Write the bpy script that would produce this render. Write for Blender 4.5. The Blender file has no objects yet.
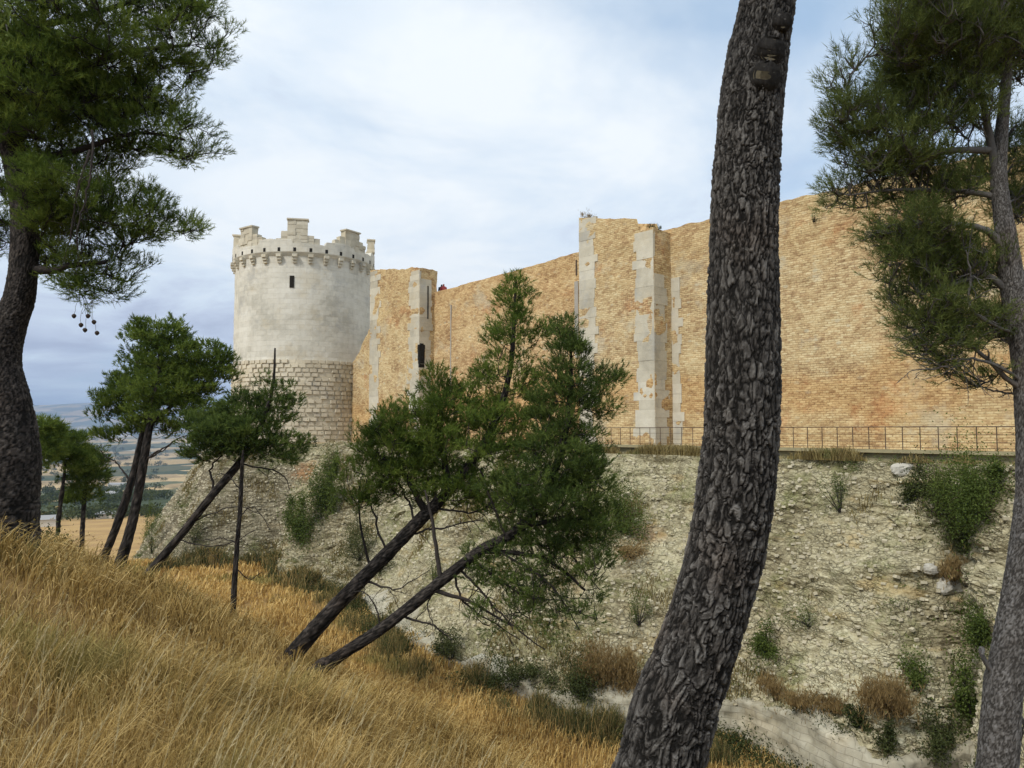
import bpy, math
import numpy as np
from mathutils import Vector

C = bpy.context.scene.collection
SC = bpy.context.scene
# ------------------------------------------------------------------ camera, sky, sun, exposure
F = 773.0
PITCH = math.atan(46 / F)
cam_d = bpy.data.cameras.new('camera'); cam = bpy.data.objects.new('camera', cam_d); C.objects.link(cam)
cam_d.sensor_width = 36; cam_d.lens = 36 * F / 1024; cam_d.clip_start = 0.05; cam_d.clip_end = 60000
cam.location = (0, 0, 0); cam.rotation_euler = (math.pi / 2 + PITCH, 0, 0)
SC.camera = cam
SUN_EL, SUN_AZ = math.radians(46), math.radians(222)      # azimuth clockwise from +Y: behind the camera, to the left
W = bpy.data.worlds.new('World'); SC.world = W; W.use_nodes = True
sun_d = bpy.data.lights.new('sun', 'SUN'); sun_d.energy = 2.5; sun_d.angle = math.radians(11); sun_d.color = (1, .95, .87)
sun = bpy.data.objects.new('sun', sun_d); C.objects.link(sun)
sdir = Vector((math.sin(SUN_AZ) * math.cos(SUN_EL), math.cos(SUN_AZ) * math.cos(SUN_EL), math.sin(SUN_EL)))
sun.rotation_euler = sdir.to_track_quat('Z', 'Y').to_euler()
SC.view_settings.view_transform = 'Standard'; SC.view_settings.look = 'None'
SC.view_settings.gamma = 1; SC.view_settings.exposure = 0.16
SC.cycles.max_bounces = 6; SC.cycles.transparent_max_bounces = 8
SC.cycles.diffuse_bounces = 3


class N:
    """tiny node helper"""
    def __init__(s, tree):
        s.t = tree; tree.nodes.clear()
    def n(s, typ, **kw):
        nd = s.t.nodes.new(typ)
        ins = kw.pop('ins', {})
        for k, v in kw.items(): setattr(nd, k, v)
        for k, v in ins.items(): s.put(nd.inputs[k], v)
        return nd
    def put(s, sock, v):
        if isinstance(v, bpy.types.NodeSocket): s.t.links.new(v, sock)
        elif isinstance(v, bpy.types.Node): s.t.links.new(v.outputs[0], sock)
        else:
            if isinstance(v, (tuple, list)) and len(v) == 3 and sock.type == 'RGBA': v = (*v, 1)
            sock.default_value = v
    def math(s, op, a, b=0.0, c=None, clamp=False):
        nd = s.n('ShaderNodeMath', operation=op, use_clamp=clamp); s.put(nd.inputs[0], a); s.put(nd.inputs[1], b)
        if c is not None: s.put(nd.inputs[2], c)
        return nd.outputs[0]
    def vmath(s, op, a, b=(0, 0, 0)):
        nd = s.n('ShaderNodeVectorMath', operation=op); s.put(nd.inputs[0], a); s.put(nd.inputs[1], b); return nd.outputs[0]
    def mix(s, f, a, b, blend='MIX'):
        nd = s.n('ShaderNodeMix', data_type='RGBA', blend_type=blend); s.put(nd.inputs[0], f); s.put(nd.inputs[6], a); s.put(nd.inputs[7], b)
        return nd.outputs[2]
    def ramp(s, f, stops, interp='LINEAR'):
        nd = s.n('ShaderNodeValToRGB'); s.put(nd.inputs[0], f); cr = nd.color_ramp; cr.interpolation = interp
        while len(cr.elements) < len(stops): cr.elements.new(.5)
        for e, (p, c) in zip(cr.elements, stops):
            e.position = p; e.color = (*c, 1) if not isinstance(c, (int, float)) else (c, c, c, 1)
        return nd.outputs[0]
    def step(s, f, a, b):
        nd = s.n('ShaderNodeMapRange', interpolation_type='SMOOTHSTEP'); s.put(nd.inputs[0], f)
        nd.inputs[1].default_value = a; nd.inputs[2].default_value = b; return nd.outputs[0]
    def noise(s, v, scale, detail=4, rough=.55, dist=0.0):
        nd = s.n('ShaderNodeTexNoise'); s.put(nd.inputs['Vector'], v); nd.inputs['Scale'].default_value = scale
        nd.inputs['Detail'].default_value = detail; nd.inputs['Roughness'].default_value = rough; nd.inputs['Distortion'].default_value = dist
        return nd.outputs[0]
    def vor(s, v, scale, feature='F1', rnd=1.0):
        nd = s.n('ShaderNodeTexVoronoi', feature=feature); s.put(nd.inputs['Vector'], v); nd.inputs['Scale'].default_value = scale
        nd.inputs['Randomness'].default_value = rnd; return nd


# sky: Nishita behind a thin broken cloud deck
g = N(W.node_tree)
sky = g.n('ShaderNodeTexSky', sky_type='NISHITA', sun_disc=False, sun_elevation=SUN_EL, sun_rotation=SUN_AZ, air_density=1.0, dust_density=1.0, ozone_density=1.5)
tc = g.n('ShaderNodeTexCoord')
sep = g.n('ShaderNodeSeparateXYZ', ins={0: tc.outputs['Generated']})
zz = g.math('ADD', g.math('MAXIMUM', sep.outputs[2], 0.0), 0.16)
px_ = g.math('DIVIDE', sep.outputs[0], zz); py_ = g.math('DIVIDE', sep.outputs[1], zz)
cv = g.n('ShaderNodeCombineXYZ', ins={0: px_, 1: py_, 2: 3.3}).outputs[0]
n1 = g.noise(cv, 0.75, 7, .55, .3)
n2 = g.noise(g.vmath('ADD', cv, (5.2, 1.3, 2.0)), 1.6, 6, .58, .4)
n3 = g.noise(g.vmath('ADD', cv, (1.1, 7.3, .7)), .45, 3, .5)
mask = g.step(g.math('ADD', n1, g.math('MULTIPLY', g.math('SUBTRACT', n3, .5), .6)), .30, .50)
el = g.step(sep.outputs[2], 0.0, .45)
ctone = g.math('ADD', g.math('MULTIPLY', n2, .78), g.math('MULTIPLY', n3, .30))
ctone = g.math('ADD', ctone, g.math('MULTIPLY', el, .16))
ccol = g.ramp(ctone, [(.42, (4.5, 4.9, 6.2)), (.51, (6.0, 6.6, 7.9)), (.60, (7.5, 8.4, 9.3)), (.74, (9.3, 9.7, 9.9))])
blue = g.mix(.55, g.mix(1.0, sky.outputs[0], (1.1, 1.1, 1.1), 'MULTIPLY'), (5.6, 7.6, 9.8))
final = g.mix(g.math('MULTIPLY', mask, .93), blue, ccol)
bg = g.n('ShaderNodeBackground', ins={0: final, 1: 0.1})
wo = g.n('ShaderNodeOutputWorld', ins={0: bg})

# ------------------------------------------------------------------ helpers
def P(px, py, Y):
    rx = (px - 512) / F; ry = (384 - py) / F
    dy = math.cos(PITCH) - ry * math.sin(PITCH); dz = math.sin(PITCH) + ry * math.cos(PITCH)
    return np.array([rx * Y / dy, Y, dz * Y / dy])

def project(V):
    V = np.asarray(V); f = V[:, 1] * math.cos(PITCH) + V[:, 2] * math.sin(PITCH)
    up = -V[:, 1] * math.sin(PITCH) + V[:, 2] * math.cos(PITCH)
    f = np.where(f > .01, f, .01)
    return 512 + F * V[:, 0] / f, 384 - F * up / f, f

def hash3(i, j, k, seed=0):
    h = (i.astype(np.int64) * 374761393 + j.astype(np.int64) * 668265263 + k.astype(np.int64) * 2147483647 + seed * 974634777) & 0xffffffff
    h = ((h ^ (h >> 13)) * 1274126177) & 0xffffffff
    h = ((h ^ (h >> 16)) * 2246822519) & 0xffffffff
    return ((h ^ (h >> 15)) & 0xffffff) / float(0xffffff)

def vnoise(P_, seed=0):
    I = np.floor(P_).astype(np.int64); f = P_ - I; f = f * f * (3 - 2 * f); r = 0
    for a in (0, 1):
        for b in (0, 1):
            for c in (0, 1):
                w = (f[:, 0] if a else 1 - f[:, 0]) * (f[:, 1] if b else 1 - f[:, 1]) * (f[:, 2] if c else 1 - f[:, 2])
                r = r + w * hash3(I[:, 0] + a, I[:, 1] + b, I[:, 2] + c, seed)
    return r * 2 - 1

def fbm(P_, oct=4, seed=0, gain=.5):
    r = 0; a = 1.0; P_ = np.array(P_, float)
    for o in range(oct):
        r = r + a * vnoise(P_, seed + o); P_ = P_ * 2.03 + 11.7; a *= gain
    return r

def worley(P_, seed=0):
    I = np.floor(P_).astype(np.int64); d1 = np.full(len(P_), 9.); d2 = np.full(len(P_), 9.); idv = np.zeros(len(P_))
    for a in (-1, 0, 1):
        for b in (-1, 0, 1):
            for c in (-1, 0, 1):
                i, j, k = I[:, 0] + a, I[:, 1] + b, I[:, 2] + c
                q = np.stack([i + hash3(i, j, k, seed), j + hash3(i, j, k, seed + 1), k + hash3(i, j, k, seed + 2)], 1)
                d = np.linalg.norm(q - P_, axis=1); m = d < d1
                d2 = np.where(m, d1, np.minimum(d2, d)); idv = np.where(m, hash3(i, j, k, seed + 3), idv); d1 = np.where(m, d, d1)
    return d1, d2, idv

def tag(o, label=None, cat=None, group=None, kind=None):
    if label: o['label'] = label
    if cat: o['category'] = cat
    if group: o['group'] = group
    if kind: o['kind'] = kind
    return o

def empty(name, loc=(0, 0, 0), rz=0.0):
    o = bpy.data.objects.new(name, None); C.objects.link(o); o.location = tuple(loc); o.rotation_euler = (0, 0, rz); o.empty_display_size = .3
    return o

class MB:
    """collects faces, links them as one mesh object"""
    def __init__(s): s.V = []; s.T = []; s.Q = []; s.n = 0; s.UVT = []; s.UVQ = []; s.A = []; s.any_uv = False
    def add(s, V, T=None, Q=None, uv=None, attr=None):
        V = np.asarray(V, float).reshape(-1, 3)
        if T is not None and len(T): s.T.append(np.asarray(T) + s.n); s.UVT.append(uv[np.asarray(T)] if uv is not None else None)
        if Q is not None and len(Q): s.Q.append(np.asarray(Q) + s.n); s.UVQ.append(uv[np.asarray(Q)] if uv is not None else None)
        if uv is not None: s.any_uv = True
        s.V.append(V); s.n += len(V)
        s.A.append(np.full(len(V), .5) if attr is None else np.broadcast_to(attr, (len(V),)))
    def box(s, c, size, rz=0.0, tilt=None):
        x, y, z = [v / 2 for v in size]
        b = np.array([[-x, -y, -z], [x, -y, -z], [x, y, -z], [-x, y, -z], [-x, -y, z], [x, -y, z], [x, y, z], [-x, y, z]])
        if tilt is not None:
            ct, st = math.cos(tilt), math.sin(tilt); b = b @ np.array([[1, 0, 0], [0, ct, st], [0, -st, ct]])
        cr, sr = math.cos(rz), math.sin(rz); b = b @ np.array([[cr, sr, 0], [-sr, cr, 0], [0, 0, 1]])
        s.add(b + np.array(c), Q=[[0, 3, 2, 1], [4, 5, 6, 7], [0, 1, 5, 4], [1, 2, 6, 5], [2, 3, 7, 6], [3, 0, 4, 7]])
    def tube(s, pts, rad, sides=6, attr=None, cap=True):
        pts = np.asarray(pts, float); rad = np.broadcast_to(rad, (len(pts),)); n = len(pts)
        tg = np.gradient(pts, axis=0); tg /= np.linalg.norm(tg, axis=1)[:, None] + 1e-9
        ref = np.array([0.31, 0.95, 0.02]) if abs(tg[0, 2]) > .6 else np.array([0.05, .02, 1.0])
        a = np.cross(tg, ref); a /= np.linalg.norm(a, axis=1)[:, None] + 1e-9; b = np.cross(tg, a)
        th = np.linspace(0, 2 * np.pi, sides, endpoint=False)
        V = pts[:, None] + rad[:, None, None] * (np.cos(th)[None, :, None] * a[:, None] + np.sin(th)[None, :, None] * b[:, None])
        V = V.reshape(-1, 3); i = np.arange(n - 1)[:, None] * sides; j = np.arange(sides)[None]; k = (j + 1) % sides
        Q = np.stack([i + j, i + k, i + sides + k, i + sides + j], -1).reshape(-1, 4)
        if cap:
            V = np.vstack([V, pts[-1], pts[0]]); e = (n - 1) * sides
            T = [[e + q, e + (q + 1) % sides, n * sides] for q in range(sides)] + [[(q + 1) % sides, q, n * sides + 1] for q in range(sides)]
            s.add(V, T=T, Q=Q, attr=attr)
        else: s.add(V, Q=Q, attr=attr)
    def build(s, name, mat, parent=None, smooth=False, attr=False):
        V = np.concatenate(s.V) if s.V else np.zeros((0, 3))
        T = np.concatenate(s.T) if s.T else np.zeros((0, 3), int); Q = np.concatenate(s.Q) if s.Q else np.zeros((0, 4), int)
        me = bpy.data.meshes.new(name); me.vertices.add(len(V)); me.vertices.foreach_set('co', V.ravel())
        me.loops.add(len(T) * 3 + len(Q) * 4); me.polygons.add(len(T) + len(Q))
        me.loops.foreach_set('vertex_index', np.concatenate([T.ravel(), Q.ravel()]).astype(np.int32))
        me.polygons.foreach_set('loop_start', np.concatenate([np.arange(len(T)) * 3, len(T) * 3 + np.arange(len(Q)) * 4]).astype(np.int32))
        me.polygons.foreach_set('use_smooth', np.full(len(T) + len(Q), bool(smooth)))
        if s.any_uv:
            u = me.uv_layers.new(name='UVMap')
            parts = [(q if q is not None else np.zeros((len(t), 3, 2))) for q, t in zip(s.UVT, s.T)] + [(q if q is not None else np.zeros((len(t), 4, 2))) for q, t in zip(s.UVQ, s.Q)]
            u.data.foreach_set('uv', np.concatenate([p.reshape(-1) for p in parts]))
        if attr:
            at = me.attributes.new('tone', 'FLOAT', 'POINT'); at.data.foreach_set('value', np.concatenate(s.A).astype(np.float32))
        me.update(calc_edges=True); me.validate()
        me.materials.append(mat)
        o = bpy.data.objects.new(name, me); C.objects.link(o)
        if parent is not None:
            o.parent = parent; o.matrix_parent_inverse = parent.matrix_basis.inverted()
        return o

def grid_faces(nr, nc):
    i = np.arange(nr - 1)[:, None] * nc; j = np.arange(nc - 1)[None]
    return np.stack([i + j, i + j + 1, i + nc + j + 1, i + nc + j], -1).reshape(-1, 4)

def smooth_path(pts, n):
    pts = np.asarray(pts, float); t = np.arange(len(pts)); tt = np.linspace(0, len(pts) - 1, n)
    i = np.clip(np.floor(tt).astype(int), 0, len(pts) - 2); f = (tt - i)[:, None]
    p = lambda k: pts[np.clip(k, 0, len(pts) - 1)]
    a, b, c, d = p(i - 1), p(i), p(i + 1), p(i + 2)
    return .5 * ((2 * b) + (-a + c) * f + (2 * a - 5 * b + 4 * c - d) * f ** 2 + (-a + 3 * b - 3 * c + d) * f ** 3)

# ------------------------------------------------------------------ materials
def new_mat(name):
    m = bpy.data.materials.new(name); m.use_nodes = True; return m, N(m.node_tree)

def finish(g, col, rough=.9, bump=None, bs=.5, bd=.02, spec=.2, trans=None):
    b = g.n('ShaderNodeBsdfPrincipled'); g.put(b.inputs['Base Color'], col); g.put(b.inputs['Roughness'], rough)
    g.put(b.inputs['Specular IOR Level'], spec)
    if bump is not None:
        bn = g.n('ShaderNodeBump'); g.put(bn.inputs['Height'], bump); bn.inputs['Strength'].default_value = bs; bn.inputs['Distance'].default_value = bd
        g.put(b.inputs['Normal'], bn.outputs[0])
    sh = b.outputs[0]
    if trans is not None:
        tr = g.n('ShaderNodeBsdfTranslucent'); g.put(tr.inputs[0], trans[1])
        mx = g.n('ShaderNodeMixShader'); mx.inputs[0].default_value = trans[0]; g.put(mx.inputs[1], sh); g.put(mx.inputs[2], tr.outputs[0]); sh = mx.outputs[0]
    o = g.n('ShaderNodeOutputMaterial'); g.put(o.inputs[0], sh)

def brick_mat(name, warm=1.0):
    m, g = new_mat(name)
    uv = g.n('ShaderNodeUVMap').outputs[0]
    wob = g.vmath('SCALE', g.vmath('SUBTRACT', g.n('ShaderNodeTexNoise', ins={'Vector': uv, 'Scale': 1.3, 'Detail': 3.0}).outputs[1], (.5, .5, .5)))
    wob.node.inputs[3].default_value = .07
    uw = g.vmath('ADD', uv, wob)
    sp = g.n('ShaderNodeSeparateXYZ', ins={0: uv}); v = sp.outputs[1]
    br = g.n('ShaderNodeTexBrick', offset=.5, ins={'Vector': uw, 'Color1': (0, 0, 0), 'Color2': (1, 1, 1), 'Mortar': (.45, .45, .45), 'Scale': 1.0, 'Mortar Size': .02, 'Mortar Smooth': .3, 'Bias': 0.0, 'Brick Width': .30, 'Row Height': .11})
    st = g.vmath('MULTIPLY', uw, (1.0, 1.7, 1.0))
    nf = g.noise(st, 3.2, 6, .72)
    nf2 = g.noise(g.vmath('MULTIPLY', uw, (1.0, 1.6, 1.0)), 9.0, 4, .75)
    nb = g.noise(uv, .16, 4, .6)
    nb2 = g.noise(g.vmath('ADD', uv, (31, 7, 0)), .45, 6, .68)
    t = g.math('ADD', g.math('MULTIPLY', br.outputs[0], .12), g.math('MULTIPLY', nf, .36))
    t = g.math('ADD', t, g.math('MULTIPLY', nf2, .24)); t = g.math('ADD', t, g.math('MULTIPLY', nb2, .29)); t = g.math('SUBTRACT', t, g.math('MULTIPLY', br.outputs[1], .05))
    col = g.ramp(t, [(.34, (.17, .095, .045)), (.43, (.37, .22, .105)), (.51, (.545, .375, .19)), (.60, (.64, .49, .285)), (.72, (.70, .60, .42))])
    redn = g.step(g.noise(g.vmath('ADD', uv, (3, 50, 0)), .38, 5, .7), .55, .68)
    col = g.mix(g.math('MULTIPLY', redn, .75), col, g.mix(1.0, col, (.86, .60, .46), 'MULTIPLY'))
    sal = g.math('SUBTRACT', 1.0, g.step(sp.outputs[0], 17.0, 19.5))
    col = g.mix(g.math('MULTIPLY', sal, .7), col, g.mix(1.0, col, (1.03, .93, .84), 'MULTIPLY'))
    drk = g.step(g.noise(g.vmath('ADD', g.vmath('MULTIPLY', uv, (.8, 1.6, 1)), (13, 90, 0)), .9, 6, .75), .55, .72)
    col = g.mix(g.math('MULTIPLY', drk, .38), col, g.mix(1.0, col, (.62, .55, .48), 'MULTIPLY'))
    strk = g.step(g.noise(g.vmath('MULTIPLY', uv, (1.3, .10, 1)), 1.0, 4, .6), .52, .70)
    col = g.mix(g.math('MULTIPLY', strk, .30), col, g.mix(1.0, col, (.74, .68, .62), 'MULTIPLY'))
    greyn = g.step(g.noise(g.vmath('ADD', uv, (70, 5, 0)), .33, 6, .72), .54, .66)
    col = g.mix(g.math('MULTIPLY', greyn, .5), col, (.50, .43, .33))
    # bands of paler and more orange courses
    band = g.math('ADD', v, g.math('MULTIPLY', g.math('SUBTRACT', nb, .5), 7.0))
    pale = g.math('MULTIPLY', g.step(band, 2.6, 3.8), g.math('SUBTRACT', 1.0, g.step(band, 7.0, 9.8)))
    col = g.mix(g.math('MULTIPLY', pale, .42), col, g.mix(1.0, col, (1.10, 1.20, 1.40), 'MULTIPLY'))
    orange = g.math('SUBTRACT', 1.0, g.step(g.math('ABSOLUTE', g.math('SUBTRACT', band, 1.9)), .6, 1.6))
    col = g.mix(g.math('MULTIPLY', orange, .55), col, g.mix(1.0, col, (.98, .80, .58), 'MULTIPLY'))
    # odd pale stones set among the bricks
    vs = g.vor(g.vmath('MULTIPLY', uw, (1.0, 1.7, 1.0)), 1.9)
    vr = g.n('ShaderNodeSeparateColor', ins={0: vs.outputs['Color']}).outputs[0]
    stone = g.math('MULTIPLY', g.step(vr, .80, .83), g.math('SUBTRACT', 1.0, g.step(vs.outputs['Distance'], .18, .36)))
    col = g.mix(g.math('MULTIPLY', stone, g.math('ADD', .25, g.math('MULTIPLY', pale, .4))), col, (.52, .45, .34))
    # dark putlog pits and gaps
    pit = g.vor(g.vmath('MULTIPLY', uw, (1.0, 2.4, 1.0)), 4.6)
    pr = g.n('ShaderNodeSeparateColor', ins={0: pit.outputs['Color']}).outputs[1]
    pitm = g.math('MULTIPLY', g.step(pr, .72, .76), g.math('SUBTRACT', 1.0, g.step(pit.outputs['Distance'], .1, .26)))
    col = g.mix(g.math('MULTIPLY', pitm, .7), col, (.16, .10, .05))
    h = g.math('ADD', g.math('MULTIPLY', nf, 1.0), g.math('MULTIPLY', br.outputs[1], -.45)); h = g.math('SUBTRACT', h, g.math('MULTIPLY', pitm, .8))
    h = g.math('ADD', h, g.math('MULTIPLY', nf2, .6))
    hs = g.n('ShaderNodeHueSaturation', ins={'Saturation': .90, 'Value': 1.03, 'Color': col}).outputs[0]
    finish(g, g.mix(1.0, hs, (1.0, 1.035, .93), 'MULTIPLY'), .95, h, .6, .035, .1)
    return m

def ashlar_mat(name, bw, rh, base=((.46, .44, .37), (.62, .595, .51), (.73, .71, .63)), island=False, joint=.16):
    m, g = new_mat(name)
    uv = g.n('ShaderNodeUVMap').outputs[0]
    obj = g.n('ShaderNodeTexCoord').outputs['Object']
    co = obj if island else uv
    nb = g.noise(co, .28, 5, .6); nf = g.noise(co, 2.2, 6, .65); ng = g.noise(g.vmath('MULTIPLY', co, (1.6, 1.6 if island else .35, .4)), .7, 4, .6)
    if island:
        rnd = g.n('ShaderNodeNewGeometry').outputs['Random Per Island']; joint = 0.0; jm = 0.0
    else:
        br = g.n('ShaderNodeTexBrick', offset=.5, ins={'Vector': uv, 'Color1': (0, 0, 0), 'Color2': (1, 1, 1), 'Mortar': (.5, .5, .5), 'Scale': 1.0, 'Mortar Size': .016, 'Mortar Smooth': .5, 'Bias': 0.0, 'Brick Width': bw, 'Row Height': rh})
        rnd = g.n('ShaderNodeSeparateColor', ins={0: br.outputs[0]}).outputs[0]; jm = br.outputs[1]
    t = g.math('ADD', g.math('MULTIPLY', nb, .45), g.math('MULTIPLY', nf, .25)); t = g.math('ADD', t, g.math('MULTIPLY', rnd, .08 if not island else .14)); t = g.math('ADD', t, g.math('MULTIPLY', ng, .22))
    col = g.ramp(t, [(.38, base[0]), (.50, base[1]), (.66, base[2])])
    stain = g.math('MULTIPLY', g.step(g.noise(g.vmath('ADD', co, (9, 4, 2)), .35, 5, .65), .53, .66), .5)
    col = g.mix(g.math('MULTIPLY', stain, .75), col, (.54, .46, .31))
    grey = g.math('MULTIPLY', g.step(g.noise(g.vmath('ADD', co, (3, 17, 5)), .5, 6, .7), .52, .70), .55)
    col = g.mix(grey, col, (.36, .36, .34))
    if not island:
        col = g.mix(g.math('MULTIPLY', jm, joint), col, (.24, .21, .16))
    h = g.math('SUBTRACT', nf, g.math('MULTIPLY', jm, .25)) if not island else nf
    finish(g, col, .92, h, .8, .04, .1)
    return m

def scarp_mat(name):
    m, g = new_mat(name)
    co = g.n('ShaderNodeTexCoord').outputs['Object']
    w = g.vmath('SUBTRACT', g.n('ShaderNodeTexNoise', ins={'Vector': co, 'Scale': .8, 'Detail': 4.0}).outputs[1], (.5, .5, .5))
    sc = g.vmath('SCALE', w); sc.node.inputs[3].default_value = .6
    cw = g.vmath('ADD', co, sc); ca = g.vmath('MULTIPLY', cw, (1.0, 1.0, 2.1))
    v1 = g.vor(ca, 3.0); e1 = g.vor(ca, 3.0, 'DISTANCE_TO_EDGE')
    v2 = g.vor(ca, 7.5); e2 = g.vor(ca, 7.5, 'DISTANCE_TO_EDGE')
    r1 = g.n('ShaderNodeSeparateColor', ins={0: v1.outputs['Color']}); r2 = g.n('ShaderNodeSeparateColor', ins={0: v2.outputs['Color']})
    nb = g.noise(co, .22, 5, .6); nm = g.noise(ca, 1.1, 6, .68); nf = g.noise(ca, 9.0, 4, .7)
    t = g.math('ADD', g.math('MULTIPLY', nb, .42), g.math('MULTIPLY', nm, .38)); t = g.math('ADD', t, g.math('MULTIPLY', r1.outputs[0], .10)); t = g.math('ADD', t, g.math('MULTIPLY', r2.outputs[1], .14))
    col = g.ramp(t, [(.36, (.19, .165, .115)), (.45, (.36, .325, .235)), (.55, (.50, .46, .345)), (.70, (.66, .63, .51))])
    # ochre seams, a grey weathered zone, a brick red patch
    och = g.step(g.noise(g.vmath('MULTIPLY', co, (1, 1, 3.0)), .55, 5, .6), .55, .70)
    col = g.mix(g.math('MULTIPLY', och, .5), col, (.50, .36, .17))
    sx = g.n('ShaderNodeSeparateXYZ', ins={0: co})
    left = g.n('ShaderNodeAttribute', attribute_name='tone').outputs['Fac']
    cb = g.n('ShaderNodeCombineXYZ', ins={0: g.math('ADD', sx.outputs[0], g.math('MULTIPLY', sx.outputs[1], .6)), 1: sx.outputs[2], 2: 0.0}).outputs[0]
    cbw = g.vmath('ADD', cb, sc)
    bk = g.n('ShaderNodeTexBrick', offset=.5, ins={'Vector': cbw, 'Color1': (0, 0, 0), 'Color2': (1, 1, 1), 'Mortar': (.3, .3, .3), 'Scale': 1.0, 'Mortar Size': .05, 'Mortar Smooth': .4, 'Bias': 0.0, 'Brick Width': .75, 'Row Height': .36})
    bc = g.mix(g.n('ShaderNodeSeparateColor', ins={0: bk.outputs[0]}).outputs[0], (.21, .185, .15), (.37, .335, .275)); bc = g.mix(g.math('MULTIPLY', bk.outputs[1], .8), bc, (.09, .078, .06))
    col = g.mix(g.math('MULTIPLY', left, .72), col, bc)
    rd = g.vmath('SUBTRACT', co, (-16.6, 63.2, -3.4)); rdl = g.n('ShaderNodeVectorMath', operation='LENGTH', ins={0: g.vmath('MULTIPLY', rd, (.55, .5, 1.0))}).outputs['Value']
    red = g.math('SUBTRACT', 1.0, g.step(g.math('ADD', rdl, g.math('MULTIPLY', nm, 1.2)), .9, 1.9))
    col = g.mix(g.math('MULTIPLY', red, .7), col, (.40, .19, .09))
    rd2 = g.vmath('SUBTRACT', co, (6.6, 37.5, -5.0)); rdl2 = g.n('ShaderNodeVectorMath', operation='LENGTH', ins={0: g.vmath('MULTIPLY', rd2, (.7, .5, 1.6))}).outputs['Value']
    red2 = g.math('SUBTRACT', 1.0, g.step(g.math('ADD', rdl2, g.math('MULTIPLY', nm, 1.0)), .7, 1.7))
    col = g.mix(g.math('MULTIPLY', red2, .6), col, (.48, .22, .09))
    gm = g.math('MULTIPLY', g.step(g.noise(g.vmath('ADD', co, (4, 9, 1)), .33, 6, .7), .50, .64), g.step(nf, .36, .52))
    col = g.mix(g.math('MULTIPLY', gm, .7), col, (.17, .19, .07))
    gap = g.math('SUBTRACT', 1.0, g.step(e1.outputs['Distance'], .01, .09)); gap2 = g.math('SUBTRACT', 1.0, g.step(e2.outputs['Distance'], .01, .10))
    crev = g.math('MULTIPLY', gap, g.step(nm, .44, .58)); crev2 = g.math('MULTIPLY', gap2, g.step(g.noise(ca, 1.9, 3, .5), .42, .62))
    col = g.mix(g.math('MULTIPLY', crev, g.math('ADD', .42, g.math('MULTIPLY', left, .45))), col, (.12, .10, .06)); col = g.mix(g.math('MULTIPLY', crev2, .5), col, (.15, .125, .08))
    h = g.math('SUBTRACT', g.math('MULTIPLY', nf, .5), g.math('MULTIPLY', crev, .9)); h = g.math('SUBTRACT', h, g.math('MULTIPLY', crev2, .5))
    h = g.math('ADD', h, g.math('MULTIPLY', nm, .7)); h = g.math('ADD', h, g.math('MULTIPLY', r2.outputs[1], .5))
    lay = g.step(g.noise(g.vmath('MULTIPLY', cw, (.22, .22, 1.9)), 1.0, 5, .65), .50, .66)
    col = g.mix(g.math('MULTIPLY', lay, .45), col, g.mix(1.0, col, (.66, .64, .60), 'MULTIPLY'))
    pt = g.step(g.noise(g.vmath('ADD', co, (40, 3, 6)), .13, 3, .5), .42, .60)
    col = g.mix(g.math('MULTIPLY', pt, .5), col, g.mix(1.0, col, (.80, .76, .74), 'MULTIPLY'))
    finish(g, g.mix(1.0, col, (.93, .92, .80), 'MULTIPLY'), .97, h, .9, .08, .08)
    return m

def bark_mat(name, dark, mid, light, scale=1.0, bd=.02):
    m, g = new_mat(name)
    co = g.n('ShaderNodeTexCoord').outputs['Object']
    at = g.n('ShaderNodeAttribute', attribute_name='tone').outputs['Fac']
    ca = g.vmath('MULTIPLY', co, (1, 1, .38))
    n1 = g.noise(ca, 22 * scale, 5, .7); n2 = g.noise(ca, 75 * scale, 4, .7); nb = g.noise(co, 2.2 * scale, 3, .5)
    t = g.math('ADD', g.math('MULTIPLY', n1, .22), g.math('MULTIPLY', n2, .18)); t = g.math('ADD', t, g.math('MULTIPLY', at, .62))
    col = g.ramp(t, [(.30, dark), (.50, mid), (.80, light)])
    col = g.mix(g.math('MULTIPLY', g.step(nb, .52, .70), .4), col, g.mix(1.0, col, (1.15, .96, .84), 'MULTIPLY'))
    lich = g.math('MULTIPLY', g.step(g.noise(co, 38 * scale, 3, .6), .62, .72), .5)
    col = g.mix(lich, col, light)
    finish(g, col, .92, g.math('ADD', n1, g.math('MULTIPLY', n2, .6)), .9, bd, .15)
    return m

def leaf_mat(name, a, b, c, trans=.30, sc=1.3):
    m, g = new_mat(name)
    rnd = g.n('ShaderNodeNewGeometry').outputs['Random Per Island']; at = g.n('ShaderNodeAttribute', attribute_name='tone').outputs['Fac']
    co = g.n('ShaderNodeTexCoord').outputs['Object']; nb = g.noise(co, sc, 3, .6)
    t = g.math('ADD', g.math('MULTIPLY', rnd, .25), g.math('MULTIPLY', at, .5)); t = g.math('ADD', t, g.math('MULTIPLY', nb, .4))
    col = g.ramp(t, [(.25, a), (.52, b), (.85, c)])
    finish(g, col, .75, spec=.10, trans=(trans, col))
    return m

def grass_mat(name, stops, patch=.5, green=None, gth=(.56, .66)):
    m, g = new_mat(name)
    rnd = g.n('ShaderNodeNewGeometry').outputs['Random Per Island']; co = g.n('ShaderNodeTexCoord').outputs['Object']
    nb = g.noise(co, patch, 4, .6)
    t = g.math('ADD', g.math('MULTIPLY', rnd, .5), g.math('MULTIPLY', nb, .5))
    col = g.ramp(t, stops)
    if green:
        col = g.mix(g.math('MULTIPLY', g.step(g.noise(g.vmath('ADD', co, (3, 8, 2)), patch * .8, 4, .6), *gth), .75), col, green)
    finish(g, col, .75, spec=.15, trans=(.25, col))
    return m

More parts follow.
